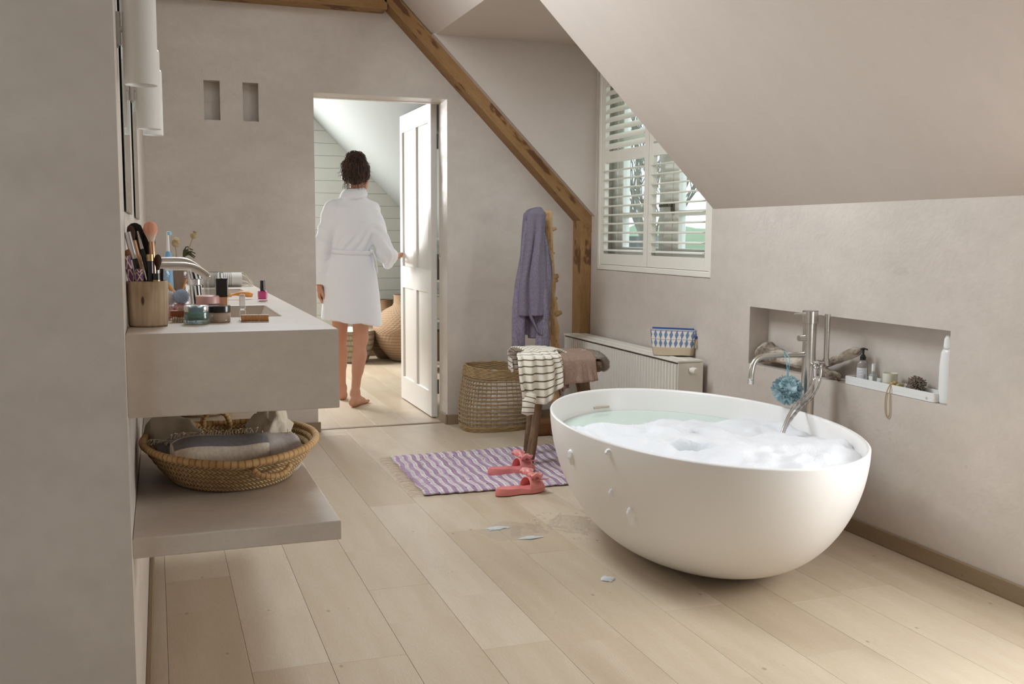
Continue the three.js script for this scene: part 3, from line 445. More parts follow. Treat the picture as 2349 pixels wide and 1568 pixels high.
// ---------------------------------------------------------------- things in the long niche
{
  const NY = 0.6;
  const dm = std({ map: tex(512, 512, (u, v) => { const n = fbm(u * 4, v * 18, 5, 4, 18), c = fbm(u * 30, v * 60, 3, 30, 60); return mix3(C8(212, 200, 184), C8(92, 76, 62), clamp(1.9 * n - 0.55 + 0.5 * (c - 0.5))); }), bumpMap: tex(512, 512, (u, v) => fbm(u * 6, v * 40, 5, 6, 40), false), bumpScale: 0.008, roughness: 0.9 });
  const wood = (pts, rf, seg, seed) => { const g = tube(pts, rf, seg, 26); return displace(g, (q) => { const d = 0.017 * (fbm3(q.x * 40 + seed, q.y * 40, q.z * 22, 4) - 0.5); q.x += d * 0.8; q.y += d; q.z += d * 0.5; }); };
  const d = thing('driftwood', 'forked grey driftwood lying in the left end of the niche', 'driftwood', [XR, NY, 0]);
  mesh('branch', join([
    wood([[0.052, 0.075, -4.095], [0.05, 0.062, -4.06], [0.048, 0.052, -3.98], [0.044, 0.042, -3.86], [0.04, 0.036, -3.74], [0.035, 0.03, -3.62], [0.03, 0.02, -3.53], [0.026, 0.014, -3.48]], (t, a) => lerp(0.052, 0.016, Math.pow(t, 0.75)) * (0.85 + 0.25 * sin(a * 2 + t * 5)) * smooth(-0.06, 0.06, t), 70, 1),
    wood([[0.042, 0.03, -3.70], [0.05, 0.052, -3.62], [0.055, 0.085, -3.53], [0.056, 0.118, -3.45], [0.054, 0.145, -3.385]], (t, a) => lerp(0.026, 0.021, t) * (0.9 + 0.2 * sin(a * 2 + t * 3)) * (1 - 0.7 * smooth(0.93, 1.0, t)), 50, 5),
  ]).translate(0, 0, 0), dm, d);
  // tray that juts out over the edge
  const tr = thing('bath_tray', 'long white tray jutting over the right end of the niche', 'tray', [XR + 0.046, NY + 0.001, -3.158]);
  const out = (() => { const s = new THREE.Shape(), w = 0.255, h = 0.042, r = 0.016; s.moveTo(-w, -h + 0.004); s.lineTo(-w, h); s.lineTo(w, h); s.lineTo(w, -h + r); s.quadraticCurveTo(w, -h, w - r, -h); s.lineTo(-w + 0.004, -h); s.closePath(); return s; })();
  const inn = rectPts(-0.245, 0.245, -0.033, 0.034);
  const rim = out.clone(); rim.holes.push(new THREE.Path(inn.map((p) => new THREE.Vector2(...p))));
  const layer = (s, y, h) => extrude(s, h, 0.001, 1).rotateX(-PI / 2).rotateY(-PI / 2).translate(0, y, 0);
  mesh('tray_base', join([layer(out, 0, 0.012), layer(rim, 0.0115, 0.022)]), M.whitePlastic, tr);
  { const c = document.createElement('canvas'); c.width = c.height = 64; const x = c.getContext('2d'); x.fillStyle = '#eeeeec'; x.fillRect(0, 0, 64, 64); x.strokeStyle = '#4a4a4a'; x.lineWidth = 5; x.strokeRect(16, 6, 32, 52); x.fillStyle = '#4a4a4a'; x.fillRect(26, 20, 12, 8); x.fillRect(26, 36, 12, 14); const t = new THREE.CanvasTexture(c); t.colorSpace = THREE.SRGBColorSpace; mesh('logo', new THREE.PlaneGeometry(0.009, 0.009).rotateY(-PI / 2).translate(-0.0432, 0.012, 0.212), std({ map: t, roughness: 0.4 }), tr); }
  const TY = NY + 0.0135, TX = XR + 0.05;
  const b = thing('pump_bottle', 'clear soap bottle with black pump and white label on the tray', 'bottle', [TX, TY, -3.362]);
  mesh('bottle_body', lathe([[0, 0], [0.0205, 0], [0.0225, 0.003], [0.0225, 0.066], [0.021, 0.078], [0.014, 0.088], [0.009, 0.091], [0.009, 0.096], [0, 0.096]], 32), phys({ color: rgb(226, 226, 220), transmission: 0.8, thickness: 0.02, roughness: 0.15 }), b);
  { const c = document.createElement('canvas'); c.width = 256; c.height = 256; const x = c.getContext('2d'); x.fillStyle = '#e4e4ea'; x.fillRect(0, 0, 256, 256); x.fillStyle = '#8d8fa3'; for (let k = 0; k < 13; k++) x.fillRect(20, 24 + k * 15, 120 + ((k * 53) % 70), 4); for (let k = 0; k < 10; k++) x.fillRect(208 + (k % 3), 130 + k * 9, 34, 3 + (k % 3)); const t = new THREE.CanvasTexture(c); t.colorSpace = THREE.SRGBColorSpace; mesh('label', new THREE.CylinderGeometry(0.0229, 0.0229, 0.05, 32, 1, true, PI * 0.95, PI * 1.1).translate(0, 0.034, 0), std({ map: t, roughness: 0.5 }), b); }
  mesh('pump', join([cyl(0.0125, 0.0125, 0.014, 24, 0, 0.091, 0), cyl(0.0095, 0.0085, 0.006, 20, 0, 0.105, 0), cyl(0.0045, 0.0045, 0.024, 12, 0, 0.109, 0), lathe([[0, 0], [0.008, 0], [0.0085, 0.006], [0.006, 0.008], [0, 0.008]], 16).translate(0, 0.132, 0), tube([[0, 0.135, 0], [0.002, 0.136, 0.012], [0.002, 0.134, 0.022]], 0.0034, 8, 8)]), M.black, b);
  const s = thing('small_bottle', 'small frosted bottle with tall white cap on the tray, next to the pump bottle', 'bottle', [TX - 0.004, TY, -3.292]);
  mesh('bottle_body', join([rbox(0.024, 0.042, 0.027, 0.007, 0, 0.021, 0, 4), cyl(0.011, 0.0075, 0.012, 20, 0, 0.041, 0)]), phys({ color: rgb(226, 230, 224), transmission: 0.7, thickness: 0.02, roughness: 0.3 }), s);
  mesh('cap', cyl(0.0073, 0.0073, 0.029, 20, 0, 0.053, 0), M.whitePlastic, s); mesh('label', box(0.0006, 0.026, 0.022, -0.0124, 0.02, 0), M.whitePlastic, s);
  const cn = thing('candle', 'cream candle in a frosted glass on the tray', 'candle', [TX - 0.002, TY, -3.195]);
  mesh('candle_glass', lathe([[0, 0], [0.024, 0], [0.0275, 0.004], [0.0285, 0.058], [0.0272, 0.058], [0.0262, 0.01], [0, 0.008]], 36), phys({ color: rgb(238, 236, 220), roughness: 0.35, transmission: 0.2, thickness: 0 }), cn);
  mesh('wax', cyl(0.0262, 0.0268, 0.04, 32, 0, 0.009, 0), phys({ color: rgb(240, 236, 214), roughness: 0.5 }), cn); mesh('wick', bar([0, 0.048, 0], [0.001, 0.056, 0], 0.0008, 6), M.black, cn);
  const sp = thing('nail_brush', 'small wooden brush with a twine loop hanging over the tray edge', 'brush', [TX - 0.016, TY, -3.145]);
  mesh('brush_back', rbox(0.03, 0.016, 0.055, 0.006, 0.004, 0.018, 0.0, 3), std({ color: rgb(186, 170, 122), roughness: 0.7 }), sp); mesh('bristles', rbox(0.024, 0.012, 0.048, 0.003, 0.004, 0.006, 0), std({ color: rgb(206, 196, 168), roughness: 1 }), sp);
  mesh('twine_loop', join([tube([[-0.006, 0.025, 0.004], [-0.022, 0.026, 0.006], [-0.034, 0.014, 0.002], [-0.039, -0.03, -0.009], [-0.039, -0.085, -0.007], [-0.039, -0.107, 0.006], [-0.039, -0.088, 0.018], [-0.039, -0.03, 0.016], [-0.034, 0.014, 0.01], [-0.022, 0.027, 0.008]], 0.0019, 60, 6), displace(blob(0.008, 2).translate(-0.008, 0.027, 0.006), (q) => { q.y += 0.002 * sin(q.x * 900); })]), std({ color: rgb(188, 158, 112), roughness: 1 }), sp);
  const pm = thing('pompom_sponge', 'round grey noodle pompom sponge on the right end of the tray', 'sponge', [TX, TY + 0.031, -3.052]);
  { const nod = [], r = rngOf(9); for (let i = 0; i < 340; i++) { const th = Math.acos(1 - 2 * (i + 0.5) / 340), ph = i * 2.39996, n = V3(sin(th) * cos(ph), cos(th) * 0.92, sin(th) * sin(ph)), j = V3(r() - 0.5, r() - 0.5, r() - 0.5).multiplyScalar(0.012), e = n.clone().multiplyScalar(0.033).add(j); if (e.y < -0.03) e.y = -0.03; nod.push(tube(new THREE.LineCurve3(n.clone().multiplyScalar(0.012), e), 0.0024, 1, 6)); } mesh('sponge_core', blob(0.02, 3), std({ color: rgb(112, 98, 86), roughness: 1 }), pm); const k = mesh('noodles', join(nod), std({ color: rgb(158, 142, 128), roughness: 1 }), pm); k.userData.kind = 'stuff'; }
  const sh = thing('shampoo_bottle', 'tall white shampoo bottle at the right end of the niche', 'bottle', [XR + 0.04, NY, -2.885]);
  mesh('bottle_body', (() => { const g = lathe([[0, 0], [0.024, 0], [0.027, 0.004], [0.029, 0.05], [0.0285, 0.14], [0.025, 0.185], [0.018, 0.2], [0, 0.2]], 36); return displace(g, (q) => { q.z *= 1.22; q.x *= 0.8; }); })(), M.whitePlastic, sh);
  mesh('cap', displace(lathe([[0, 0.198], [0.0185, 0.198], [0.019, 0.21], [0.0175, 0.235], [0.012, 0.248], [0, 0.252]], 30), (q) => { q.x *= 0.85; q.z *= 1.1; }), M.whitePlastic, sh);
}
// ---------------------------------------------------------------- radiator and pouch
{
  const r = thing('radiator', 'cream fluted panel radiator under the dormer window', 'radiator', [2.49, 0, -6.0]);
  const RM = std({ color: rgb(238, 233, 222), roughness: 0.4 }), L = 1.505, T = 0.572, B = 0.09, D = 0.145;
  const s = new THREE.Shape(); s.moveTo(0.012, 0); const n = 44, p = (L - 0.03) / n; for (let k = 0; k < n; k++) { const z = 0.015 + k * p; s.lineTo(z, 0.016); s.lineTo(z + p * 0.3, 0.016); s.lineTo(z + p * 0.46, 0.001); s.lineTo(z + p * 0.84, 0.001); } s.lineTo(L - 0.015, 0.016); s.lineTo(L - 0.012, 0.024); s.lineTo(0.012, 0.024); s.closePath();
  mesh('front_panel', extrude(s, T - B - 0.02, 0).rotateX(-PI / 2).rotateY(-PI / 2).scale(1, 1, 1).translate(0, B, 0), RM, r);
  for (const z of [0.003, L]) mesh('side_panel', rbox(D, T - B - 0.012, 0.005, 0.0015, D / 2 + 0.002, (T + B - 0.012) / 2, z), RM, r);
  mesh('top_grille', join([rbox(D + 0.004, 0.010, L + 0.008, 0.002, D / 2, T - 0.005, L / 2), ...[0.42, 0.47].map((k) => rbox(0.005, 0.004, L - 0.02, 0.001, D * k, T + 0.0005, L / 2))]), RM, r);
  mesh('back_panel', boxAB(D - 0.03, D - 0.005, B, T - 0.012, 0.01, L - 0.01), RM, r);
  mesh('pipe', join([cyl(0.008, 0.008, 0.16, 12, 0.11, -0.02, 0.1), cyl(0.008, 0.008, 0.16, 12, 0.06, -0.02, 0.1)]), M.whitePlastic, r);
  const th = mesh('thermostat', join([lathe([[0, 0], [0.016, 0], [0.016, 0.006], [0.0135, 0.008], [0.0135, 0.012], [0.0165, 0.016], [0.0175, 0.022], [0.0165, 0.052], [0.015, 0.055], [0, 0.055]], 28).rotateX(PI / 2)]).translate(0.078, 0.522, L + 0.003), RM, r);
  mesh('collar', lathe([[0.012, 0], [0.0172, 0], [0.0172, 0.005], [0.012, 0.006]], 28).rotateX(PI / 2).translate(0.078, 0.522, L + 0.004), M.chrome, th);
}
{
  const p = thing('wash_bag', 'blue patterned zip pouch with tassel standing on the radiator', 'pouch', [2.574, 0.578, -4.70], -0.75);
  const W = 0.118, Hh = 0.135, prof = (v) => lerp(0.036, 0.006, Math.pow(v, 1.3)), wid = (v) => W * (v < 0.3 ? lerp(0.92, 0.98, v / 0.3) : lerp(0.98, 1.06, (v - 0.3) / 0.7));
  const body = (v0, v1, k) => grid(48, 14, (u, vv) => { const v = lerp(v0, v1, vv), a = u * 2 * PI, sx = u < 0.5 ? 1 - 4 * u : 4 * u - 3, c = Math.sign(sx) * Math.pow(abs(sx), 2.2), s = (u < 0.5 ? 1 : -1) * sqrt(max(0, 1 - c * c)), x = sx * wid(v) * k, z = Math.sign(s) * Math.pow(abs(s), 0.8) * prof(v) * k * (1 + 0.2 * sin(sx * 5 + v * 4)); return V3(x, v * Hh + 0.003 * sin(a * 2) * (1 - v), z); }, { closedU: true, uvs: [17, 1] });
  const pat = tex(256, 256, (u, v) => {                                  // leaf-and-diamond weave, one repeat across, the height of the bag up
    const cream = C8(228, 220, 205), blue = C8(72, 104, 158), navy = C8(38, 58, 112); const row = (c0, h) => { const y = abs(v - c0) / h, x = abs(u - 0.5) * 2; return y < 1 && x < 0.85 * (1 - y); };
    const x = abs(u - 0.5) * 2; let c = cream; const band = v < 0.92; const k = (v / 0.46) % 1; const leaf = band && (x < 0.75 * (1 - abs(k - 0.5) * 1.8)); const stripe = floor(v * 90) % 2 === 0;
    if (leaf) c = x < 0.07 || stripe ? blue : mix3(blue, cream, 0.55); if (band && abs(k - 0.95) < 0.04 && floor(u * 10) % 2) c = navy; if (v > 0.9 && floor(u * 12 + v * 20) % 2) c = mix3(c, blue, 0.8); return c;
  });
  mesh('bag_body', body(0.3, 1, 1.0), std({ map: pat, roughness: 0.9 }), p);
  mesh('bag_base', join([body(0.0, 0.305, 1.004), displace(new THREE.CircleGeometry(1, 30).rotateX(PI / 2), (q) => { q.x *= W * 0.9; q.z *= 0.03; q.y += 0.002; })]), std({ map: fabricTex(C8(198, 180, 154), 0.2, 60), roughness: 0.95 }), p);
  mesh('zip', join([rbox(0.225, 0.011, 0.008, 0.003, -0.002, Hh + 0.003, 0)]), std({ color: rgb(44, 84, 158), roughness: 0.7 }), p);
  const ts = mesh('tassel', join([...Array(22)].map((_, i) => { const a = i * 2.4, R = 0.010 * sqrt(i / 22); return tube([[0.126, 0.088, 0.008], [0.127 + R * 0.5 * cos(a), 0.07, 0.008 + R * 0.5 * sin(a)], [0.128 + R * cos(a), 0.042, 0.009 + R * sin(a)]], 0.0014, 4, 5); })), std({ color: rgb(196, 180, 158), roughness: 1 }), p);
  mesh('bead', join([new THREE.SphereGeometry(0.0075, 16, 12).translate(0.125, 0.098, 0.008), bar([0.118, 0.13, 0.002], [0.125, 0.1, 0.008], 0.0012)]), std({ color: rgb(42, 66, 150), roughness: 0.5 }), ts);
}
// ---------------------------------------------------------------- coat stand with cardigan
{
  const barkM = std({ map: tex(512, 512, (u, v) => { const n = fbm(u * 5, v * 10, 4, 5, 10), k = fbm(u * 20 + 3, v * 40, 3, 20, 40); return mix3(mix3(C8(214, 180, 134), C8(178, 138, 92), n), C8(140, 102, 64), 0.5 * smooth(0.6, 0.8, k)); }, true, 1, 1), bumpMap: tex(256, 256, (u, v) => fbm(u * 8, v * 20, 4, 8, 20), false), bumpScale: 0.004, roughness: 0.75 });
  const t = thing('coat_stand', 'pale branch coat stand with short pegs in the back corner', 'coat stand', [0, 0, 0]);
  const knobs = [[0.52, 0.5], [0.7, 0.6], [0.33, 1], [0.8, 0.2]];
  const trunk = tube([[2.29, 0.05, -5.62], [2.285, 0.25, -5.62], [2.275, 0.45, -5.61], [2.262, 0.6, -5.60], [2.252, 0.7, -5.6], [2.238, 0.85, -5.6], [2.232, 0.98, -5.6], [2.218, 1.12, -5.6], [2.214, 1.25, -5.6], [2.212, 1.345, -5.6]], (s, a) => 0.027 * (1 + 0.22 * sin(s * 60 + 2 * cos(a)) * smooth(0.3, 0.5, s) * (1 - smooth(0.6, 0.75, s)) + 0.25 * (fbm(s * 14, cos(a) + sin(a) * 2 + 5, 3) - 0.5)) * (1 - 0.25 * smooth(0.985, 1, s)), 110, 20);
  mesh('trunk', trunk, barkM, t);
  const peg = (y, dx, dz, len, r, x = 2.24) => mesh('peg', displace(tube([[x, y, -5.6], [x + dx * len * 0.6, y + 0.004, -5.6 + dz * len * 0.6], [x + dx * len, y + 0.008, -5.6 + dz * len]], (s) => r * (1 + 0.3 * sin(s * 5)), 10, 12), (q) => { q.y += 0.004 * (fbm3(q.x * 60, q.y * 60, q.z * 60) - 0.5); }), barkM, t);
  peg(1.235, 1, 0.3, 0.045, 0.012, 2.216); peg(1.33, -1, 0.5, 0.045, 0.014, 2.216); peg(1.09, 1, 0.2, 0.032, 0.009, 2.222); peg(0.955, 1, 0.5, 0.04, 0.017, 2.235); peg(0.93, 0.9, 0.6, 0.035, 0.014, 2.24); peg(0.82, 1, 0.3, 0.028, 0.012, 2.245); peg(0.735, 1, 0.5, 0.045, 0.017, 2.252); peg(1.335, -1, 0.45, 0.115, 0.011, 2.216);
  mesh('stand_base', join([displace(rbox(0.36, 0.09, 0.12, 0.02, 2.29, 0.045, -5.62, 6), (q) => { const n = fbm3(q.x * 12, q.y * 20, q.z * 20, 3) - 0.5; q.y += 0.02 * n * (q.y > 0.02 ? 1 : 0); q.z += 0.02 * n; }), displace(rbox(0.12, 0.08, 0.36, 0.02, 2.28, 0.04, -5.6, 6), (q) => { const n = fbm3(q.x * 12 + 4, q.y * 20, q.z * 20, 3) - 0.5; q.y += 0.02 * n * (q.y > 0.02 ? 1 : 0); q.x += 0.02 * n; })]), std({ map: barkM.map, color: rgb(150, 124, 104), roughness: 0.9 }), t);
  // cardigan hung by its collar on the left peg
  const knit = std({ map: fabricTex(C8(134, 126, 142), 0.35, 60), roughness: 1, bumpMap: weaveBump, bumpScale: 0.0015 }); knit.map.repeat.set(2, 3);
  const c = thing('cardigan', 'heathered purple grey knit cardigan hanging on the coat stand', 'cardigan', [0, 0, -5.52]);
  const panel = (yTop, yBot, cx, w, z, amp, ph, th = 0.010, bell = 0.8) => sheet(64, 60, (u, v) => {
    const y = lerp(yTop, yBot, v), W = lerp(w[0], w[1], smooth(0, bell, v)), s = (u - 0.5) * 2, fold = amp * smooth(0.02, 0.35, v) * (sin(s * 5.5 + ph) * 0.7 + sin(s * 11 + ph * 2 + v * 2) * 0.3);
    const crown = 1 - smooth(0, 0.05, v); return V3(lerp(cx[0], cx[1], v) + s * W * (1 - 0.35 * crown) + 0.006 * sin(v * 9 + s * 3), y - 0.02 * s * s * crown, z + 0.035 * (1 - s * s) * (1 - 0.4 * v) + fold - 0.02 * crown);
  }, th, [2, 3]);
  mesh('knit_body', join([panel(1.362, 0.735, [2.098, 2.092], [0.05, 0.10], 0.035, 0.018, 0.6, 0.012, 0.7), panel(1.358, 0.62, [2.10, 2.083], [0.052, 0.105], -0.035, 0.02, 2.2), panel(1.355, 0.60, [2.125, 2.128], [0.035, 0.058], -0.0, 0.014, 4)]), knit, c);
  const sleeve = (pts, r0, r1) => displace(tube(pts, (s, a) => lerp(r0, r1, s) * (1 + 0.18 * sin(a * 3 + s * 9)), 40, 24), (q) => { q.x += 0.006 * (fbm3(q.x * 20, q.y * 14, q.z * 20) - 0.5); });
  mesh('sleeve', sleeve([[2.075, 1.28, 0.0], [2.035, 1.05, 0.0], [2.01, 0.85, 0.005], [1.995, 0.68, 0.01], [1.99, 0.53, 0.015]], 0.03, 0.038), knit, c);
  mesh('sleeve', sleeve([[2.125, 1.28, 0.0], [2.15, 1.0, 0.03], [2.15, 0.8, 0.035], [2.145, 0.65, 0.03], [2.14, 0.515, 0.03]], 0.03, 0.04), knit, c);
  mesh('hem', join([sheet(30, 30, (u, v) => { const s = (u - 0.5) * 2; return V3(2.10 + s * lerp(0.075, 0.02, v) + 0.02 * v, lerp(0.76, 0.62, v) + 0.03 * s * s, 0.02 + 0.02 * sin(u * 12) + 0.02 * v); }, 0.008, [1, 1]), sheet(30, 20, (u, v) => { const s = (u - 0.5) * 2; return V3(2.15 + s * 0.06, lerp(0.85, 0.655, v) - 0.03 * u, -0.02 + 0.025 * cos(u * 9)); }, 0.008)]), knit, c);
}
// ---------------------------------------------------------------- rustic stool with clothes
{
  const sm = std({ map: tex(512, 512, (u, v) => { const n = fbm(u * 6, v * 26, 4, 6, 26), b = fbm(u * 30, v * 4, 3, 30, 4); return mix3(mix3(C8(140, 112, 84), C8(92, 68, 48), n), C8(168, 150, 128), 0.4 * smooth(0.5, 0.8, b)); }), bumpMap: tex(256, 256, (u, v) => fbm(u * 10, v * 30, 4, 10, 30), false), bumpScale: 0.004, roughness: 0.9 });
  const s = thing('stool', 'rustic dark wooden stool with splayed branch legs, draped with clothes', 'stool', [2.0, 0, -4.93]);
  mesh('seat', displace(rbox(0.37, 0.06, 0.24, 0.02, 0.035, 0.515, 0, 5), (q) => { q.y += 0.012 * (fbm3(q.x * 14, q.y * 10, q.z * 14) - 0.5); q.z *= 1 + 0.1 * sin(q.x * 9); }), sm, s);
  const leg = (x0, z0, x1, z1) => mesh('leg', tube([[x0, 0.005, z0], [lerp(x0, x1, 0.5) + 0.008, 0.26, lerp(z0, z1, 0.5)], [x1, 0.505, z1]], (t, a) => lerp(0.021, 0.031, t) * (1 + 0.16 * sin(a * 2 + t * 4) + 0.2 * (fbm(t * 9, cos(a) * 2 + 4, 3) - 0.5)), 30, 14), sm, s);
  leg(-0.187, 0.1, -0.105, 0.06); leg(0.2, 0.11, 0.12, 0.06); leg(-0.11, -0.14, -0.09, -0.07); leg(0.24, -0.1, 0.15, -0.06);
  // drape: profile runs up the front, over the seat and down behind
  const drape = (x0, x1, front, back, lift, amp, seed, th, uvs, opts = {}) => sheet(70, 60, (u, v) => {
    const T = 0.548 + lift, D = 0.135 + lift * 0.6, Lf = front, Lb = back, tot = Lf + 2 * D + Lb, r = 0.03; let d = v * tot, y, z;
    const f = (u - 0.5) * 2, drop = opts.drop ? opts.drop(u) : 1;
    if (d < Lf) { const k = 1 - d / Lf; z = D + 0.012 + 0.03 * k + amp * k * (sin(u * 19 + seed) + 0.5 * sin(u * 37 + seed * 2)); y = T - Lf * k * drop; } else if (d < Lf + 2 * D) { const k = (d - Lf) / (2 * D); z = D * (1 - 2 * k); y = T + 0.01 * sin(k * PI) + amp * 0.4 * sin(u * 15 + k * 8 + seed) * sin(k * PI); } else { const k = (d - Lf - 2 * D) / Lb; z = -D - 0.012 - 0.02 * k - amp * k * sin(u * 17 + seed); y = T - Lb * k; }
    const k2 = smooth(0, Lf * 0.6, d) ; y -= r * (1 - smooth(0, 0.05, abs(d - Lf))) * 0.4; y -= r * (1 - smooth(0, 0.05, abs(d - Lf - 2 * D))) * 0.4;
    let x = lerp(x0, x1, u) + 0.012 * sin(v * 8 + u * 5 + seed) + (opts.pinch ? -f * opts.pinch * (1 - k2) : 0); if (opts.shift) { const o = opts.shift(u, v); x += o[0]; y += o[1]; z += o[2]; }
    return V3(x, y, z);
  }, th, uvs);
  const P = [2.0, 0, -4.93];
  const fur = std({ map: fabricTex(C8(200, 186, 172), 0.4, 30), roughness: 1, bumpMap: tex(256, 256, (u, v) => fbm(u * 60, v * 30, 3, 60, 30), false), bumpScale: 0.005 });
  { const shape = (n) => { const f = fbm3(n.x * 3 + 5, n.y * 3, n.z * 3, 4), k = 0.9 + 0.3 * (f - 0.5); return V3(0.195 + n.x * 0.115 * k, 0.556 + (n.y > 0 ? n.y * 0.035 : n.y * 0.10 * smooth(0.1, 0.75, n.x + 0.15 * n.z)) * k - 0.03 * smooth(0.3, 1, n.x), n.z * 0.135 * k); }, hairs = [];
    for (let i = 0; i < 2600; i++) { const th = Math.acos(1 - 2 * (i + 0.5) / 2600), ph = i * 2.39996, n = V3(sin(th) * cos(ph), cos(th), sin(th) * sin(ph)), p = shape(n); if (n.x < 0.2 && n.y < 0) continue; hairs.push(tube(new THREE.LineCurve3(p, p.clone().add(V3(n.x + hash2(i, 1) - 0.5, n.y + hash2(i, 2) - 0.6, n.z + hash2(i, 3) - 0.5).multiplyScalar(0.005))), 0.0006, 1, 3)); }
    const bl = solo('throw_blanket', displace(blob(1, 6), (q) => q.copy(shape(q.clone()))), fur, 'fuzzy grey blanket hanging over the right end of the stool', 'blanket', P); mesh('pile', join(hairs), fur, bl).userData.kind = 'stuff'; }
  const twill = std({ map: fabricTex(C8(158, 132, 116), 0.16, 120), roughness: 0.95, bumpMap: weaveBump, bumpScale: 0.0006 });
  const tr = thing('trousers', 'folded dusty brown trousers lying over the stool under the striped shirt', 'trousers', P);
  mesh('trouser_leg', drape(-0.045, 0.165, 0.125, 0.15, 0.034, 0.004, 5, 0.008, [1, 2], { drop: (u) => 1.15 - 0.12 * u }), twill, tr);
  mesh('trouser_leg', drape(-0.078, 0.0, 0.185, 0.1, 0.024, 0.010, 1, 0.008, [1, 2], { drop: (u) => 1.1 - 0.3 * u }), twill, tr);
  mesh('seam', join([tube([[-0.04, 0.555, 0.165], [-0.038, 0.50, 0.19], [-0.035, 0.44, 0.205]], 0.0022, 12, 6), tube([[-0.042, 0.56, 0.15], [-0.041, 0.53, 0.18], [-0.038, 0.5, 0.19]], 0.002, 12, 6)]), std({ color: rgb(136, 110, 94), roughness: 1 }), tr);
  const stripe = std({ map: tex(64, 512, (u, v) => { const f = (v * 19) % 1; return f > 0.80 ? C8(112, 100, 84) : C8(238, 232, 218); }), roughness: 0.95, bumpMap: weaveBump, bumpScale: 0.0004 });
  const shirt = thing('striped_shirt', 'cream shirt with thin dark stripes draped over the left of the stool', 'shirt', P);
  mesh('shirt_body', drape(-0.272, -0.03, 0.17, 0.12, 0.054, 0.012, 3.4, 0.006, [1, 1.25], { pinch: 0.015, drop: (u) => 1.5 - 0.6 * smooth(0.55, 1.0, u), shift: (u, v) => { const L = 1 - smooth(0, 0.35, u), k = 1 - smooth(0.25, 0.6, v); return [0.095 * L * (1 - k), -0.02 * L * (1 - k), 0.02 * L * sin(v * 14) + 0.012 * sin(u * 30 + v * 3) * k]; } }), stripe, shirt);
  mesh('shirt_sleeve', sheet(50, 50, (u, v) => { const a = u * 2 * PI, t = v, cx = lerp(-0.10, 0.15, t), R = lerp(0.05, 0.026, t); return V3(cx + 0.0 * a + 0.01 * sin(a * 3), 0.588 + 0.015 * sin(t * 7) + 0.4 * R * (0.6 + 0.4 * sin(a)) - 0.012 * t, lerp(0.07, 0.02, t) + R * cos(a) * 1.1 + 0.01 * sin(t * 12 + a)); }, 0.004, [0.6, 1.1]), stripe, shirt);
  mesh('cuff', (() => { const g = tube([[-0.222, 0.40, 0.20], [-0.238, 0.35, 0.215], [-0.243, 0.305, 0.222]], (t, a) => 0.034 * (1 + 0.15 * sin(a * 3 + t * 3)) * (1 - 0.12 * t), 24, 24); const uv = g.attributes.uv; for (let i = 0; i < uv.count; i++) uv.setXY(i, uv.getX(i), uv.getY(i) * 2.2); return g; })(), stripe, shirt);
}
